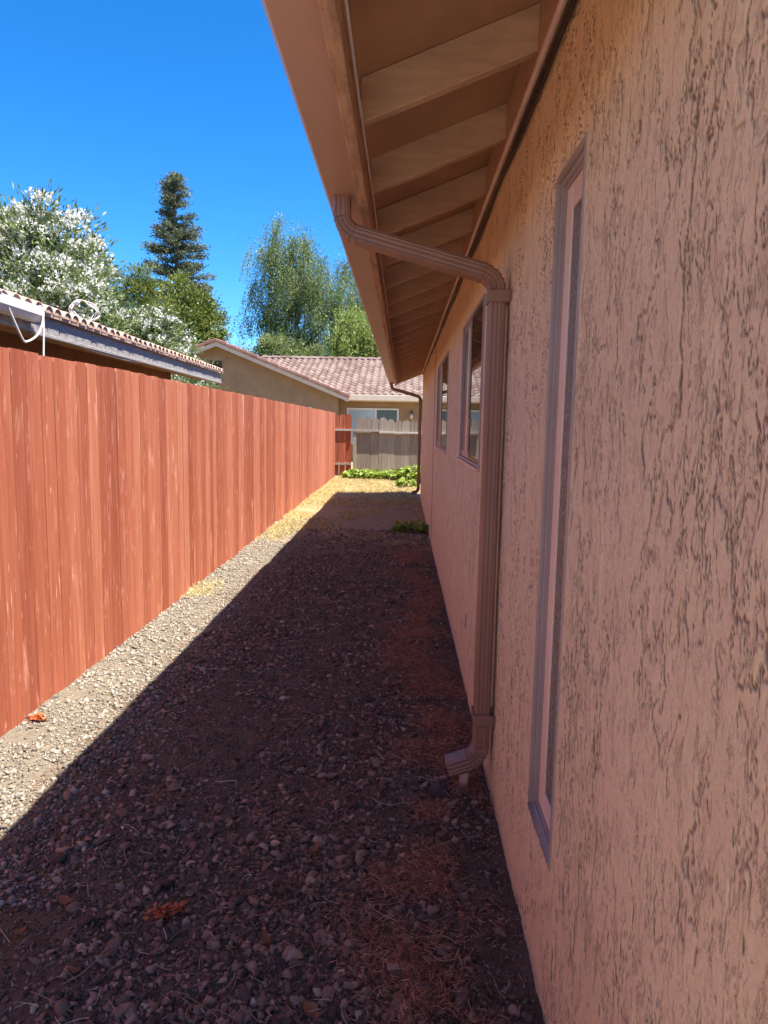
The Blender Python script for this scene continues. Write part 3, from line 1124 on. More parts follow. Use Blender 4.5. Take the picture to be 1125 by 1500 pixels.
m = MB()
m.tube(spline([(-3.02, 5.35, 2.44), (-3.07, 5.511, 2.405), (-3.07, 5.74, 2.14), (-3.07, 5.83, 2.115), (-3.07, 6.0, 2.19), (-3.07, 6.09, 2.30), (-3.08, 6.125, 2.40), (-3.12, 6.15, 2.445), (-3.11, 6.165, 2.40),
               (-3.10, 6.165, 2.3), (-3.11, 6.16, 2.0), (-3.12, 6.16, 1.6)]), .009, 7)
tag(m.build('hanging_cable', 'cable_white', None, True), 'white cable looped from the gutter stub down behind the red fence', 'cable')
m = MB()
m.tube(spline([(-3.22, 6.35, 2.25), (-3.245, 7.05, 2.225), (-3.27, 7.6, 2.205), (-3.30, 8.6, 2.20), (-3.34, 9.4, 2.235)]), .006, 6)
tag(m.build('slack_cable', 'cable_white', None, True), 'thin pale cable sagging under the grey fascia of the outbuilding', 'cable')
m = MB()
cp = []
for i in range(240):
    t = i / 240 * 2 * math.pi * 5
    r = .15 + .022 * math.sin(i * .37) + .02 * math.sin(i * .11)
    cp.append((-3.34 + .05 * math.cos(t) + .02 * math.sin(i * .4), 7.52 + r * 1.15 * math.cos(t), 2.585 + .03 + r * .55 * math.sin(t) + .02 * math.sin(i * .13)))
m.tube(cp, .0045, 6)
tag(m.build('cable_coil', 'cable_white', None, True), 'coil of white cable lying on the tiled eave', 'cable coil')

# ------------------------------------------------------------------ house beyond the grey fence
nh = empty('neighbour_house', (-3, 26.5, 0), 'olive house with gable wing and pale tiled roof behind the fences', 'house')


def nb(mb, name, mat, parent=None, smooth=False, bevel=0.0):
    mb.v = [(a + 3, b - 26.5, c) for a, b, c in mb.v]
    return mb.build(name, mat, nh if parent is None else parent, smooth, bevel)


GYF = 25.7       # gable wall plane
MYF = 26.5       # main wall plane
PK = (-6.63, 4.36)
GS = .396
gw = lambda x: PK[1] - GS * abs(x - PK[0])
m = MB()
m.prism([(-10.9, -.1), (-2.35, -.1), (-2.35, gw(-2.35) - .16), (PK[0], PK[1] - .16), (-10.9, gw(-10.9) - .16)], GYF, 31)
m.box(-2.34, 9.0, MYF, 37, -.1, 2.44)
nb(m, 'wall', 'olive_wall')
# wing roof slabs
m = MB()
m.prism([(-11.4, gw(-11.4) - .13), (PK[0], PK[1] - .13), (-1.95, gw(-1.95) - .13), (-1.95, gw(-1.95) - .05), (PK[0], PK[1] - .05), (-11.4, gw(-11.4) - .05)], 25.36, 31.8)
nb(m, 'wing_roof', 'tile_rake')
# rake boards and rake tiles
for sx in (-1, 1):
    xe = PK[0] + sx * 4.68
    m = MB()
    m.prism([(PK[0], PK[1] - .24), (xe, gw(xe) - .24), (xe, gw(xe) - .09), (PK[0], PK[1] - .09)], 25.32, 25.358)
    nb(m, 'rake_board', 'cream_paint')
    L = 4.74
    nt = 13
    for k in range(nt):
        t0, t1 = k / nt, (k + 1.08) / nt
        xa, xb = PK[0] + sx * L * t0, PK[0] + sx * L * min(t1, 1.0)
        za, zb_ = gw(xa) - .085 + .0, gw(xb) - .085 + .018
        m = MB()
        m.prism([(xa, za), (xb, zb_), (xb, zb_ + .13), (xa, za + .105)], 25.24, 25.50)
        nb(m, 'rake_tile', 'tile_rake', bevel=.02)
# main roof, tiled field facing us
EAY, EAZ = 26.0, 2.47
RS2 = (4.20 - EAZ) / 5.6
tw = .262
prof = np.linspace(0, 1, 7)[:-1]
ncol = int(13.6 / tw)
xx = (np.arange(ncol)[:, None] + prof[None, :]).ravel() * tw - 7.0
wv = np.tile(.032 * np.sin(prof * 2 * np.pi), ncol)
Vv, Ff, Rr = [], [], []
nrow = 15
dy = 5.6 / nrow
o0 = 0
colr = np.repeat(np.arange(ncol), 6)
trnd = rng.random((nrow, ncol))
for k in range(nrow):
    ya, yb = EAY - .06 + k * dy, EAY - .06 + (k + 1.12) * dy
    sag = .02 * np.sin(np.arange(len(xx)) * .013)
    za = EAZ + .06 + (k * dy) * RS2 + .055
    zb2 = EAZ + .06 + ((k + 1.12) * dy) * RS2
    jit = np.repeat(rng.uniform(-.012, .012, ncol), 6)
    a_ = np.stack([xx, ya + jit, za + wv + sag], 1)
    b_ = np.stack([xx, np.full_like(xx, yb), zb2 + wv + sag], 1)
    c_ = np.stack([xx, ya + jit + .004, za + wv + sag - .06], 1)
    Vv.append(np.concatenate([a_, b_, c_]))
    n_ = len(xx)
    i = np.arange(n_ - 1)
    keep = xx[:-1] > PK[0] + max(PK[1] - .05 - za, 0) / GS - .3
    i = i[keep]
    Ff.append(np.stack([i, i + 1, i + 1 + n_, i + n_], 1) + o0)
    Rr.append(trnd[k][colr[i]])
    Ff.append(np.stack([i + 2 * n_, i + 2 * n_ + 1, i + 1, i], 1) + o0)
    Rr.append(trnd[k][colr[i]])
    o0 += 3 * n_
V = np.concatenate(Vv) + np.array([3, -26.5, 0])
link('tile_field', arrays_mesh('tile_field', V, np.concatenate(Ff), np.concatenate(Rr)), 'tile_far', nh)['kind'] = 'stuff'
m = MB()
m.prism([(EAY - .02, EAZ), (31.6, EAZ + 5.6 * RS2), (37.6, EAZ), (37.6, EAZ + .03), (31.6, EAZ + .03 + 5.6 * RS2), (EAY - .02, EAZ + .03)], -2.2, 6.6, 'x')
nb(m, 'roof_deck', 'tile_rake')
m = MB()
for k in range(30):
    xk = -6.2 + k * .42
    m.tube([(xk, 31.56, 4.30), (xk + .44, 31.56, 4.285)], [.11, .095], 8)
nb(m, 'ridge_tiles', 'tile_far')['kind'] = 'stuff'
m = MB(); m.box(-2.12, 6.6, EAY - .1, EAY - .022, EAZ - .13, EAZ + .075)
nb(m, 'gutter', 'cream_paint', bevel=.015)
m = MB(); m.box(-2.12, 6.6, EAY - .02, EAY + .02, EAZ - .16, EAZ - .005)
nb(m, 'fascia', 'cream_paint')
m = MB(); m.box(-2.1, 6.6, EAY + .02, MYF, EAZ - .06, EAZ - .03)
nb(m, 'soffit', 'olive_wall')


def far_window(x0, x1, z0, z1, y, split, mats):
    m = MB()
    w = .055
    m.box(x0, x0 + w, y - .03, y + .02, z0, z1)
    m.box(x1 - w, x1, y - .03, y + .02, z0, z1)
    m.box(x0 + w, x1 - w, y - .03, y + .02, z0, z0 + w)
    m.box(x0 + w, x1 - w, y - .03, y + .02, z1 - w, z1)
    xm = x0 + (x1 - x0) * split
    m.box(xm - .03, xm + .03, y - .032, y + .02, z0 + w, z1 - w)
    f = nb(m, 'window', 'white_paint')
    for (a, b), mt in zip(((x0 + w, xm - .03), (xm + .03, x1 - w)), mats):
        m = MB(); m.box(a, b, y - .012, y - .004, z0 + w, z1 - w)
        nb(m, 'pane', mt, f)


far_window(-2.08, -.16, .75, 2.08, MYF, .56, ('pane_pale', 'pane_dark'))
far_window(-4.9, -3.28, .9, 2.06, GYF, .5, ('pane_dark', 'pane_pale'))
m = MB()
for k in range(6):
    z = 3.16 + k * .075
    m.add([(-6.95, GYF - .03, z), (-6.53, GYF - .03, z), (-6.53, GYF - .005, z + .06), (-6.95, GYF - .005, z + .06)], [(0, 1, 2, 3)])
m.box(-6.97, -6.51, GYF - .012, GYF - .003, 3.14, 3.64)
nb(m, 'gable_vent', 'vent_dark')
m = MB(); m.box(.27, .36, MYF - .10, MYF, 1.93, 2.0); m.box(.285, .345, MYF - .085, MYF - .02, 1.90, 1.93)
lm = nb(m, 'wall_lamp', 'lamp_metal')
m = MB(); m.tube([(.315, MYF - .055, 1.90), (.315, MYF - .055, 1.80), (.315, MYF - .055, 1.72)], [.04, .055, .03], 8)
nb(m, 'lamp_glass', 'lamp_glass', lm, True)

# ------------------------------------------------------------------ trees and shrubs
def limb(mb, a, b, r0, r1, wob=.1, k=5):
    a, b = Vector(a), Vector(b)
    pts, rads = [], []
    L = (b - a).length
    for i in range(k + 1):
        t = i / k
        p = a.lerp(b, t)
        if 0 < i < k:
            p += Vector((random.uniform(-1, 1), random.uniform(-1, 1), random.uniform(-.4, .4))) * wob * L * .35
        pts.append(p)
        rads.append(r0 + (r1 - r0) * t)
    mb.tube(pts, rads, 7)


def lumps(blobs, n, shell=.62):
    """clump centres spread through ellipsoids, more towards the outside"""
    out = []
    w = np.array([b[1][0] * b[1][1] * b[1][2] for b in blobs]) ** .7
    for b, q in zip(blobs, rng.multinomial(n, w / w.sum())):
        d = unit(rng.normal(size=(q, 3)))
        r = shell + (1 - shell) * rng.random((q, 1))
        r = np.where(rng.random((q, 1)) < .25, rng.random((q, 1)), r)
        out.append(np.array(b[0]) + d * r * np.array(b[1]))
    return np.concatenate(out)


def leafy(name, label, cat, base, blobs, nclump, crad, nleaf, ll, lw, mat, trunk, bark='bark', up=.3, flowers=0, group=None, splay=None):
    root = empty(name, base, label, cat, group)
    cen = lumps(blobs, nclump)
    tone = rng.normal(0, .13, len(cen))
    rad = crad * rng.uniform(.6, 1.3, len(cen))
    idx = rng.integers(0, len(cen), nleaf)
    off = rng.normal(size=(nleaf, 3)) * .55
    off[:, 2] *= .75
    P = cen[idx] + off * rad[idx][:, None]
    mid = np.mean([b[0] for b in blobs], 0)
    D = unit(off) + unit(P - mid) * .5 + rng.normal(size=(nleaf, 3)) * .5 + np.array([0, 0, up])
    r = np.clip(.5 + tone[idx] + rng.normal(0, .2, nleaf), 0, 1)
    parts = [leaves(P, D, ll * rng.uniform(.6, 1.3, nleaf), lw * rng.uniform(.7, 1.2, nleaf), r)]
    join_leaves('crown', mat, root, parts)
    if flowers:
        # blossom trusses sit on the outside of the crown
        nf = flowers
        out = np.linalg.norm((cen - mid) / np.maximum(np.ptp(cen, axis=0), .1), axis=1)
        pr_ = np.clip(out, .05, None) ** 2
        fi = rng.choice(len(cen), nf, p=pr_ / pr_.sum())
        fo = unit(rng.normal(size=(nf, 3)) + unit(cen[fi] - mid) * .8 + np.array([0, 0, .5]))
        fc = cen[fi] + fo * rad[fi][:, None] * rng.uniform(.45, .85, (nf, 1))
        kp = 9
        P = np.repeat(fc, kp, 0) + rng.normal(size=(nf * kp, 3)) * .045
        D = np.repeat(fo, kp, 0) + rng.normal(size=(nf * kp, 3)) * .9
        fl = join_leaves('blossoms', 'blossom', root, [leaves(P, D,   .075 * rng.uniform(.7, 1.2, nf * kp), .065, rng.random(nf * kp))])
        fl['kind'] = 'stuff'
    m = MB()
    top = max(blobs, key=lambda b: b[0][2])[0]
    if trunk[0] == 'stems':
        for k in range(trunk[2]):
            c = cen[rng.integers(0, len(cen))]
            limb(m, (random.uniform(-.3, .3), random.uniform(-.3, .3), -.1), c, trunk[1], trunk[1] * .3, .12)
    else:
        limb(m, (0, 0, -.2), top, trunk[1], trunk[1] * .35, .05, 7)
        tp = Vector(top)
        for k in range(trunk[2]):
            c = Vector(cen[rng.integers(0, len(cen))])
            a = tp * random.uniform(.45, .95)
            limb(m, a, c, trunk[1] * .35, trunk[1] * .08, .12)
    m.build('trunk', bark, root, True)
    return root


G_OL = 'white flowering oleander shrubs'
leafy('oleander_shrub', 'tall white flowering oleander rising over the outbuilding roof', 'shrub', (-9.1, 16.6, 0),
      [((1.05, 0, 4.0), (1.45, 1.6, 2.35)), ((-.6, .2, 3.8), (1.9, 1.8, 2.6)), ((1.75, -.3, 3.3), (1.0, 1.3, 1.7)), ((.5, 0, 2.0), (2.1, 1.8, 1.8))],
      520, .40, 64000, .17, .048, 'oleander_leaf', ('stems', .06, 12), up=.35, flowers=6200, group=G_OL)
leafy('oleander_shrub', 'middle oleander with fewer white flowers beside the tall one', 'shrub', (-6.2, 17.6, 0),
      [((-.15, 0, 2.4), (1.25, 1.2, 1.75)), ((-.85, 0, 3.0), (.95, 1.0, 1.5)), ((.45, -.2, 1.9), (1.0, 1.0, 1.35))],
      280, .36, 42000, .16, .042, 'oleander_leaf', ('stems', .045, 9), up=.35, flowers=2000, group=G_OL)
leafy('oleander_shrub', 'low oleander showing past the end of the outbuilding roof', 'shrub', (-4.75, 16.4, 0),
      [((-.1, 0, 1.45), (.85, .8, 1.0)), ((.35, -.1, 1.15), (.65, .7, .85)), ((-.55, .1, 1.7), (.7, .8, 1.05))],
      170, .3, 20000, .15, .04, 'oleander_leaf', ('stems', .035, 7), up=.35, flowers=800, group=G_OL)
leafy('broadleaf_tree', 'dense dark green broadleaf tree in front of the tall conifer', 'tree', (-10.7, 36, 0),
      [((.1, 0, 5.2), (1.5, 1.5, 2.6)), ((-.3, 0, 7.2), (1.2, 1.2, 1.45)), ((.55, 0, 6.2), (1.05, 1.1, 1.6)), ((-.9, 0, 5.2), (1.2, 1.2, 2.0))],
      190, .5, 24000, .17, .08, 'green_leaf', ('one', .2, 9), up=.1)
leafy('broadleaf_tree', 'small light green treetop between the oleanders and the conifer', 'tree', (-11.2, 30, 0),
      [((0, 0, 5.4), (1.0, 1.0, 1.9)), ((.25, 0, 6.9), (.45, .5, 1.25)), ((-.7, 0, 6.1), (.6, .6, 1.5)), ((.9, 0, 5.6), (.7, .6, 1.2))],
      110, .36, 11000, .14, .06, 'green_leaf', ('one', .12, 9), up=.5)


def conifer(base, h, rmax, z0):
    root = empty('conifer_tree', base, 'tall narrow blue-green conifer standing above the other trees', 'tree')
    m = MB()
    m.tube([(0, 0, -.3), (0.05, 0, h * .5), (0, 0, h)], [.32, .2, .02], 8)
    parts = []
    z = z0
    P, D, R = [], [], []
    while z < h - .2:
        t = (h - z) / (h - z0)
        ln = rmax * (t ** .8) * random.uniform(.7, 1.12) + .12
        nb_ = random.randint(3, 5)
        for k in range(nb_):
            a = random.uniform(0, 2 * math.pi)
            d = np.array([math.cos(a), math.sin(a), random.uniform(-.05, .3)])
            l = ln * random.uniform(.6, 1.1)
            tip = np.array([0, 0, z]) + d * l
            m.tube([(0, 0, z), tuple((np.array([0, 0, z]) + tip) / 2 + np.array([0, 0, -.05])), tuple(tip)], [.035, .02, .008], 5, cap=False)
            n = int(50 + 120 * l)
            s = rng.random(n) ** .7
            p = np.array([0, 0, z]) + d * l * s[:, None] + rng.normal(size=(n, 3)) * np.array([.15, .15, .09]) * (.5 + s[:, None])
            P.append(p)
            D.append(d + rng.normal(size=(n, 3)) * .6 + np.array([0, 0, .15]))
            R.append(np.clip(rng.normal(.45, .2, n) + random.uniform(-.12, .12), 0, 1))
        z += random.uniform(.22, .46)
    P, D, R = np.concatenate(P), np.concatenate(D), np.concatenate(R)
    join_leaves('crown', 'conifer_leaf', root, [leaves(P, D, .26 * rng.uniform(.5, 1.3, len(P)), .085, R)])
    m.build('trunk', 'bark', root, True)
    return root


conifer((-17.35, 55, 0), 19.9, 4.0, 7.0)


def weeper(name, label, base, h, blobs, nclump, strands, slen, per, ll, lw, mat, bark, tr, fill):
    root = empty(name, base, label, 'tree')
    cen = lumps(blobs, nclump, .55)
    n = strands
    idx = rng.integers(0, len(cen), n)
    st = cen[idx] + rng.normal(size=(n, 3)) * np.array([.30, .30, .22])
    tone = (rng.normal(0, .13, len(cen)))[idx] + rng.normal(0, .08, n)
    sl = slen * rng.uniform(.35, 1.25, n)
    sway = rng.normal(size=(n, 3)) * np.array([.14, .14, 0])
    out = unit((st - np.mean(cen, 0)) * np.array([1, 1, 0]) + 1e-6) * .22
    t = np.tile(np.linspace(0, 1, per), n)
    S = np.repeat(np.arange(n), per)
    P = st[S] + (sway + out)[S] * np.sqrt(t)[:, None] * sl[S][:, None] + np.stack([0 * t, 0 * t, -sl[S] * t], 1) + rng.normal(size=(n * per, 3)) * .045
    D = np.array([0, 0, -1.0]) + rng.normal(size=(n * per, 3)) * .55
    R = np.clip(.5 + tone[S] + rng.normal(0, .16, n * per), 0, 1)
    parts = [leaves(P, D, ll * rng.uniform(.6, 1.2, n * per), lw, R)]
    fi = rng.integers(0, len(cen), fill)
    fo = rng.normal(size=(fill, 3)) * .42
    parts.append(leaves(cen[fi] + fo, fo + rng.normal(size=(fill, 3)) * .5, ll * rng.uniform(.6, 1.2, fill), lw * 1.2, np.clip(rng.normal(.5, .2, fill), 0, 1)))
    join_leaves('crown', mat, root, parts)
    m = MB()
    m.tube(spline([(0, 0, -.2), (.15, 0, h * .3), (-.1, .1, h * .6), (.1, 0, h * .9)], 4), [tr * (1 - .8 * i / 12) for i in range(13)], 8)
    for k in range(16):
        c = Vector(cen[rng.integers(0, len(cen))])
        limb(m, (random.uniform(-.1, .1), 0, h * random.uniform(.3, .75)), c, tr * .4, tr * .1, .15)
    m.build('trunk', bark, root, True)
    return root


weeper('birch_tree', 'tall light green weeping birch with pale limbs behind the tiled roof', (-6.3, 42, 0), 12.6,
       [((-.8, 0, 11.4), (1.6, 1.7, 2.1)), ((-.2, 0, 9.6), (2.0, 1.8, 2.0)), ((.6, 0, 8.6), (2.3, 2.1, 2.6)), ((-1.5, 0, 8.0), (1.5, 1.6, 1.9)), ((2.6, .4, 8.6), (1.6, 1.6, 2.6)), ((.4, 0, 6.2), (2.6, 2.0, 1.8))],
       115, 2600, 1.5, 24, .15, .046, 'birch_leaf', 'bark_pale', .19, 7000)
weeper('birch_tree', 'second birch crown half hidden behind the house eave', (-2.5, 44, 0), 12.2,
       [((-.4, 0, 9.8), (1.7, 1.7, 2.6)), ((.9, 0, 8.2), (2.0, 1.8, 2.6)), ((0, 0, 6.2), (2.2, 1.8, 2.0))],
       70, 1300, 1.3, 22, .15, .042, 'birch_leaf', 'bark_pale', .17, 4000)
weeper('willow_tree', 'yellow-green drooping tree low above the tiled roof', (-2.2, 38, 0), 7.4,
       [((-.3, 0, 6.4), (1.25, 1.2, 1.1)), ((.5, 0, 5.4), (1.3, 1.2, 1.2)), ((-.8, 0, 4.9), (1.0, 1.0, 1.2))],
       80, 900, 1.3, 24, .17, .05, 'willow_leaf', 'bark', .13, 1500)
leafy('garden_shrub', 'dark rounded shrub under the birch behind the tiled roof', 'shrub', (-6.9, 39, 0),
      [((-1.0, 0, 3.9), (1.6, 1.2, 1.5)), ((.6, 0, 4.2), (1.7, 1.2, 1.7)), ((2.2, 0, 4.3), (1.4, 1.1, 1.7)), ((-.2, 0, 4.8), (1.2, 1.0, 1.3))],
      170, .42, 17000, .17, .07, 'birch_leaf', ('stems', .06, 9), up=.1)
leafy('garden_shrub', 'small feathery treetop poking over the gable roof', 'shrub', (-9.6, 40, 0),
      [((0, 0, 4.6), (.5, .5, 1.3)), ((.35, 0, 4.0), (.7, .6, 1.1))],
      45, .34, 2600, .17, .05, 'conifer_leaf', ('stems', .04, 5), up=.6)
# more garden trees outside the frame's left so a step aside still sees a garden
# broad-leaved weeds at the foot of the grey fence
def weed(base, rx, n, label, hmax, group):
    root = empty('weed_plant', base, label, 'plant', group)
    m = MB()
    P, D = [], []
    for k in range(n):
        a = random.uniform(0, 6.28)
        r = rx * math.sqrt(random.random())
        z = hmax * random.uniform(.25, 1) * (1 - .45 * r / rx)
        p = (r * math.cos(a), r * math.sin(a) * .6, z)
        if k % 4 == 0:
            m.tube([(p[0] * .35, p[1] * .35, -.03), (p[0] * .8, p[1] * .8, z * .6), p], [.008, .006, .004], 5)
        P.append(p)
        D.append((math.cos(a) + random.gauss(0, .5), math.sin(a) + random.gauss(0, .5), random.uniform(-.3, .25)))
    P, D = np.array(P), np.array(D)
    join_leaves('leaves', 'weed_leaf', root, [leaves(P, D, .15 * rng.uniform(.6, 1.3, n), .12 * rng.uniform(.7, 1.2, n), np.clip(rng.normal(.55, .25, n), 0, 1), .12)])
    m.build('stems', 'stem_green', root)


G_W = 'broad-leaved weeds along the grey fence'
weed((-1.15, 19.45, float(gz(-1.15, 19.45))), .42, 230, 'low green weed patch at the foot of the grey fence post', .28, G_W)
weed((-.42, 19.3, float(gz(-.42, 19.3))), .50, 300, 'spreading yellow-green weed patch in the middle of the grey fence', .24, G_W)
weed((.28, 18.9, float(gz(.28, 18.9))), .42, 330, 'tallest bushy green weed by the far house corner', .46, G_W)
weed((.12, 17.0, float(gz(.12, 17.0))), .16, 60, 'small isolated weed sprout in the sunlit straw', .26, G_W)
weed((.13, 9.9, float(gz(.13, 9.9))), .17, 60, 'small shaded green sprout near the house wall', .12, G_W)

# ------------------------------------------------------------------ loose ground cover
def ico(sub):
    bm = bmesh.new()
    bmesh.ops.create_icosphere(bm, subdivisions=sub, radius=1.0)
    v = np.array([q.co[:] for q in bm.verts])
    f = np.array([[q.index for q in g.verts] for g in bm.faces])
    bm.free()
    return v, f


I1, F1 = ico(1)
I2, F2 = ico(2)


def shape_var(V, k, amp):
    out = []
    for i in range(k):
        r = np.random.default_rng(100 + i)
        d = V.copy()
        for q in range(9):
            n = unit(r.normal(size=(1, 3)))[0]
            h = r.uniform(.30, .80)
            s = d @ n
            d = d - np.outer(np.maximum(s - h, 0) * r.uniform(.6, 1), n)
        d *= 1 + r.normal(0, amp, (len(d), 1))
        out.append(d * np.array([1.15, .85, .6]))
    return out


VAR2 = shape_var(I2, 10, .085)
VAR2C = shape_var(I2, 10, .12)
VAR1 = shape_var(I1, 8, .14)
I0 = np.array([[1, 0, 0], [-1, 0, 0], [0, 1, 0], [0, -1, 0], [0, 0, 1], [0, 0, -1]], float)
F0 = np.array([[0, 2, 4], [2, 1, 4], [1, 3, 4], [3, 0, 4], [2, 0, 5], [1, 2, 5], [3, 1, 5], [0, 3, 5]])
VAR0 = [I0 * (1 + np.random.default_rng(i).normal(0, .25, (6, 3))) * np.array([1.2, .8, .6]) for i in range(8)]
VAR0B = [I0 * (1 + np.random.default_rng(50 + i).normal(0, .18, (6, 3))) * np.array([1.05, .95, .75]) for i in range(8)]


def rots(n, tilt=.5):
    a = rng.uniform(0, 2 * np.pi, n)
    b = rng.normal(0, tilt, n)
    c = rng.normal(0, tilt, n)
    ca, sa, cb, sb, cc, sc = np.cos(a), np.sin(a), np.cos(b), np.sin(b), np.cos(c), np.sin(c)
    R = np.empty((n, 3, 3))
    R[:, 0, 0] = ca * cb; R[:, 0, 1] = ca * sb * sc - sa * cc; R[:, 0, 2] = ca * sb * cc + sa * sc
    R[:, 1, 0] = sa * cb; R[:, 1, 1] = sa * sb * sc + ca * cc; R[:, 1, 2] = sa * sb * cc - ca * sc
    R[:, 2, 0] = -sb;     R[:, 2, 1] = cb * sc;                R[:, 2, 2] = cb * cc
    return R


def scatter(name, mat, pos, size, var, faces, tilt=.5, smooth=True, tone=None):
    n = len(pos)
    R = rots(n, tilt)
    base = np.stack(var)[rng.integers(0, len(var), n)]
    asp = rng.uniform(.8, 1.2, (n, 1, 3))
    V = np.einsum('nij,nkj->nki', R, base * asp) * size[:, None, None] + pos[:, None, :]
    nv = base.shape[1]
    F = (faces[None] + (np.arange(n) * nv)[:, None, None]).reshape(-1, 3)
    r = rng.random(n) if tone is None else tone
    o = link(name, arrays_mesh(name, V.reshape(-1, 3), F, np.repeat(r, len(faces)), smooth), mat)
    return o


def on_ground(x, y, up):
    return np.stack([x, y, gz(x, y) + up], 1)


def density_keep(x, y):
    """patchy cover: bare soil here and there"""
    return vnoise(x * 2.2 + 3, y * 2.2 + 8) * .6 + vnoise(x * 6 + 1, y * 6) * .4


# dark pebbles in the soil
n = 34000
y = 1.35 + 8.6 * rng.random(n) ** 1.55
x = rng.uniform(-1.45, .36, n)
dk = density_keep(x, y)
bare = np.exp(-(((x + .95) / .42) ** 2 + ((y - 3.35) / .8) ** 2)) * .45
bare += np.exp(-(((x + 1.2) / .28) ** 2 + ((y - 1.75) / .5) ** 2)) * .3
needle_zone = sstep(x, -.05, .25)
k = (dk - bare - needle_zone * .12) > rng.uniform(.14, .54, n)
k &= (x > -1.30 + .25 * (vnoise(y * 2, x * 3 + 7) - .5)) 
x, y = x[k], y[k]
s = np.clip(rng.lognormal(math.log(.0092), .45, len(x)), .0045, .028)
big = (s > .0105) & (y < 6.5)
tag(scatter('pebbles', 'pebble_dark', on_ground(x[big], y[big], s[big] * .28), s[big], VAR2C, F2, .45, False), 'dark reddish brown pebbles spread over the shaded soil', 'pebbles', kind='stuff')
tag(scatter('soil_crumbs', 'pebble_dark', on_ground(x[~big], y[~big], s[~big] * .3), s[~big], VAR1, F1, .8, False), 'small dark soil crumbs between the pebbles', 'soil', kind='stuff')
n = 50000
y = 1.35 + 5.4 * rng.random(n) ** 1.5
x = rng.uniform(-1.5, .38, n)
s = np.clip(rng.lognormal(math.log(.0042), .42, n), .002, .009)
tag(scatter('grit', 'pebble_dark', on_ground(x, y, s * .3), s, VAR0, F0, 1.0, False, rng.beta(1.1, 1.3, n)), 'fine dark grit covering the soil', 'grit', kind='stuff')
# pale gravel along the fence
n = 50000
y = 2.0 + 9 * rng.random(n) ** 1.45
x = rng.uniform(-1.86, -1.02, n)
k = (rng.random(n) < np.clip(1.3 - (x + 1.86) / .65, .12, 1)) & (density_keep(x + 9, y) > rng.uniform(.12, .46, n))
x, y = x[k], y[k]
s = np.clip(rng.lognormal(math.log(.0062), .45, len(x)), .003, .022)
tag(scatter('gravel', 'gravel_pale', on_ground(x, y, s * .28), s, VAR0 + VAR0B, F0, .5, False), 'pale sunlit gravel along the foot of the red fence', 'gravel', kind='stuff')

# larger stones, one by one
st_me = []
for i, v in enumerate(VAR2C):
    st_me.append(arrays_mesh('stone', v, F2, None, i % 2 == 0))
cnt = 0
placed = []
while cnt < 170:
    y_ = 1.5 + 6.0 * random.random() ** 1.6
    x_ = random.uniform(-1.32, .30)
    s_ = random.uniform(.019, .032) * (1 if random.random() < .85 else 1.3)
    if any((x_ - a) ** 2 + (y_ - b) ** 2 < (s_ + c) ** 2 for a, b, c in placed):
        continue
    placed.append((x_, y_, s_))
    o = link('stone', st_me[cnt % 10], 'stone_dark', ground)
    o.location = (x_, y_, float(gz(x_, y_)) + s_ * .22)
    o.rotation_euler = (random.gauss(0, .25), random.gauss(0, .25), random.uniform(0, 6.28))
    o.scale = (s_, s_ * random.uniform(.8, 1.1), s_ * random.uniform(.75, 1.1))
    cnt += 1


def rock(name, label, mat, x_, y_, s_, k, cat='stone'):
    me = arrays_mesh(name, VAR2[k] * s_, F2, None, True)
    o = link(name, me, mat)
    o.location = (x_, y_, float(gz(x_, y_)) + s_ * .28)
    o.rotation_euler = (.2, -.15, k * 1.7)
    return tag(o, label, cat)


rock('rock', 'dark angular rock just below the downspout outlet', 'rock_dark', .165, 2.70, .058, 3)
rock('white_stone', 'small round whitish stone on the dark gravel', 'stone_white', -.995, 2.43, .015, 6)

# rust coloured needles heaped along the wall
def blades(x, y, lift, L, W, rnd, up, curl=.2):
    n = len(x)
    P = on_ground(x, y, lift)
    a = rng.uniform(0, 2 * np.pi, n)
    D = np.stack([np.cos(a), np.sin(a), up], 1)
    return leaves(P, D, L, W, rnd, .0)


n = 90000
y = 1.4 + 7.5 * rng.random(n) ** 1.5
c0 = .17 + .09 * np.sin(y * 2.3) + .05 * np.sin(y * 5.1 + 1)
x = np.clip(rng.normal(c0, .10), -.9, .385)
sp = rng.random(n) < .16
x = np.where(sp, rng.uniform(-.6, .38, n), x)
k = vnoise(x * 7 + 2, y * 7) * .6 + vnoise(x * 3, y * 3 + 4) * .4 > rng.uniform(.28, .62, n)
x, y = x[k], y[k]
nn = len(x)
o = join_leaves('needle_litter', 'needles', None, [blades(x, y, rng.uniform(.002, .028, nn), rng.uniform(.015, .055, nn), rng.uniform(.0010, .0024, nn), rng.random(nn), rng.normal(.05, .35, nn))])
tag(o, 'rust brown dead needles heaped along the house wall', 'needles', kind='stuff')
# straw and twigs
m = MB()
for q in range(800):
    y_ = 1.4 + 6.5 * random.random() ** 1.6
    x_ = random.uniform(-1.3, .34)
    a = random.uniform(0, 6.28)
    L = random.uniform(.015, .07) * (1 if random.random() < .93 else 2.4)
    b = random.gauss(0, .5)
    lift = random.uniform(.012, .024)
    pts = []
    for i in range(4):
        t = i / 3 - .5
        aa = a + b * t
        px, py = x_ + math.cos(aa) * L * t, y_ + math.sin(aa) * L * t
        pts.append((px, py, float(gz(px, py)) + lift))
    m.tube(pts, random.uniform(.0005, .0012), 4, r=random.random(), cap=False)
tag(m.build('straw', 'straw'), 'pale straws and thin twigs scattered on the dark gravel', 'straw', kind='stuff')
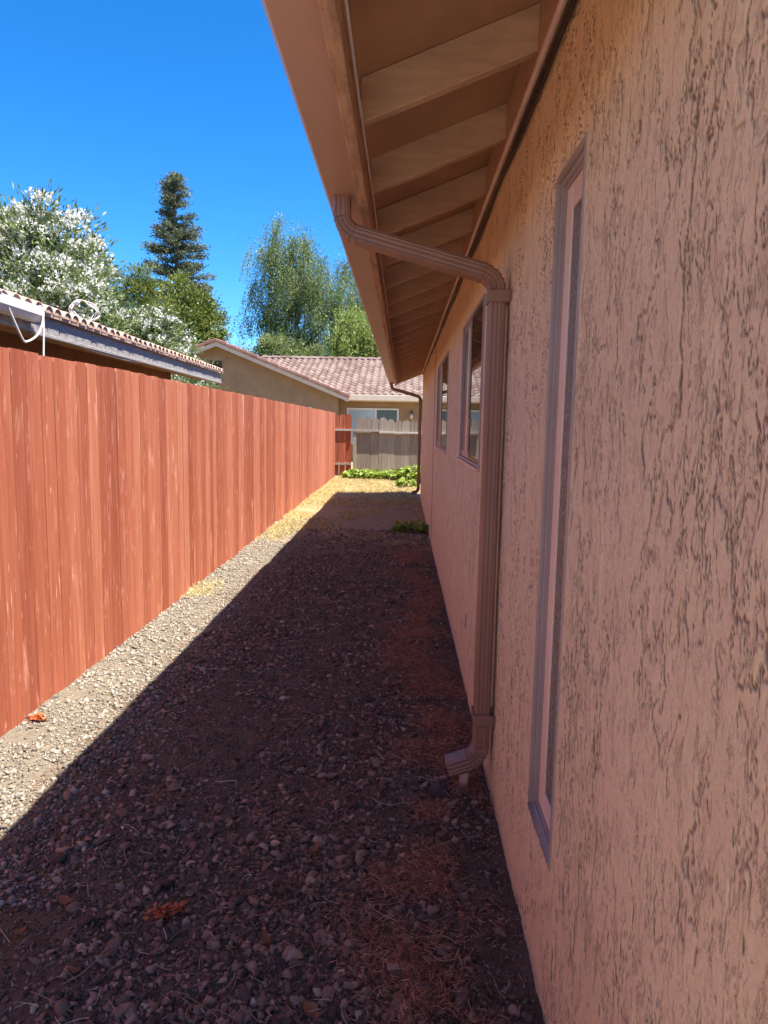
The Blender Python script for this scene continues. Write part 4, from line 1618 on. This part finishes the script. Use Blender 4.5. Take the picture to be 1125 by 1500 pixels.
# dry grass: far end and the foot of the fence
parts = []
n = 42000
y = 8.6 + 11.2 * rng.random(n) ** .9
x = rng.uniform(-1.86, .38, n)
k = vnoise(x * 2.5, y * 1.6 + 5) * .6 + vnoise(x * 8, y * 8) * .4 > np.interp(y, [8.6, 11, 14.5, 15.5, 20], [.68, .52, .45, .32, .3]) + rng.normal(0, .06, n)
x, y = x[k], y[k]
nn = len(x)
parts.append(blades(x, y, 0.0, rng.uniform(.03, .11, nn), rng.uniform(.004, .009, nn), rng.random(nn), rng.uniform(.1, 1.0, nn)))
n = 16000
y = 5.2 + 14 * rng.random(n)
x = -1.855 + np.abs(rng.normal(0, .16, n))
k = (vnoise(x * 3 + 30, y * 1.3) > np.interp(y, [5, 7.5, 9.5, 20], [.95, .74, .4, .3]))
x, y = x[k], y[k]
nn = len(x)
parts.append(blades(x, y, 0.0, rng.uniform(.02, .08, nn), rng.uniform(.003, .006, nn), rng.random(nn) * .6 + .4, rng.uniform(.2, 1.4, nn)))
n = 1500
y = 2.4 + 3.6 * rng.random(n)
x = rng.uniform(-1.83, -1.35, n)
k = vnoise(x * 5 + 11, y * 4) > .66
x, y = x[k], y[k]
nn = len(x)
parts.append(blades(x, y, 0.002, rng.uniform(.015, .05, nn), rng.uniform(.0015, .003, nn), rng.random(nn), rng.uniform(0, .5, nn)))
tag(join_leaves('dry_grass', 'dry_grass', None, parts), 'dry straw-coloured grass at the far end and along the red fence', 'grass', kind='stuff')


# dead leaves, one by one
def curled(name, L, W, seed):
    r = random.Random(seed)
    m = MB()
    k = 6
    vs, fs = [], []
    for i in range(k + 1):
        t = i / k
        w = W * math.sin(math.pi * (t * .92 + .05)) ** .8 * (1 + r.uniform(-.15, .15))
        z = L * .22 * (2 * t - 1) ** 2 + r.uniform(0, .003)
        for j in (-1, -.45, .45, 1):
            vs.append(((t - .5) * L, j * w * .5, z + abs(j) * W * .28))
    for i in range(k):
        for j in range(3):
            fs.append((i * 4 + j, i * 4 + j + 1, i * 4 + j + 5, i * 4 + j + 4))
    m.add(vs, fs)
    return m.mesh(name)


lf = [curled('dead_leaf', .055, .028, i) for i in range(4)]
for me in lf:
    me.materials.append(MAT['dead_leaf'])
spots = [(-.36, 1.86), (-1.02, 2.02), (-.86, 1.72), (-.52, 2.56), (-.62, 3.2), (-.2, 1.62), (-.13, 3.05), (-.32, 3.62), (-.95, 2.62), (-.45, 4.1), (-.05, 1.9), (-1.08, 1.86), (-.7, 2.28), (-.28, 2.32)]
for i, (x_, y_) in enumerate(spots):
    o = link('dead_leaf', lf[i % 4], 'dead_leaf')
    o.location = (x_, y_, float(gz(x_, y_)) + .012)
    o.rotation_euler = (random.gauss(0, .3), random.gauss(0, .3), random.uniform(0, 6.28))
    o.scale = [random.uniform(.55, 1.0)] * 3
    tag(o, 'curled dry brown leaf lying on the dark gravel', 'leaf', 'dead leaves on the gravel')


def leaf_heap(name, x_, y_, ln, wd, n, mat, label, L, W, rot):
    a = rng.normal(size=(n, 3)) * np.array([ln, wd, .006])
    c, s_ = math.cos(rot), math.sin(rot)
    P = np.stack([x_ + a[:, 0] * c - a[:, 1] * s_, y_ + a[:, 0] * s_ + a[:, 1] * c, np.zeros(n)], 1)
    P[:, 2] = gz(P[:, 0], P[:, 1]) + .012 + np.abs(a[:, 2]) * 1.5
    D = np.stack([np.full(n, c), np.full(n, s_), np.zeros(n)], 1) + rng.normal(size=(n, 3)) * np.array([.7, .7, .35])
    o = join_leaves(name, mat, None, [leaves(P, D, L * rng.uniform(.5, 1.2, n), W, rng.random(n), .2)])
    return tag(o, label, 'leaf')


leaf_heap('dead_frond', -.695, 1.965, .028, .008, 70, 'orange_leaf', 'crumpled orange-brown frond lying on the foreground gravel', .028, .012, .5)
leaf_heap('red_leaf', -1.80, 3.33, .016, .010, 60, 'orange_leaf', 'bright orange-red leaf scrap at the foot of the red fence', .03, .022, .2)
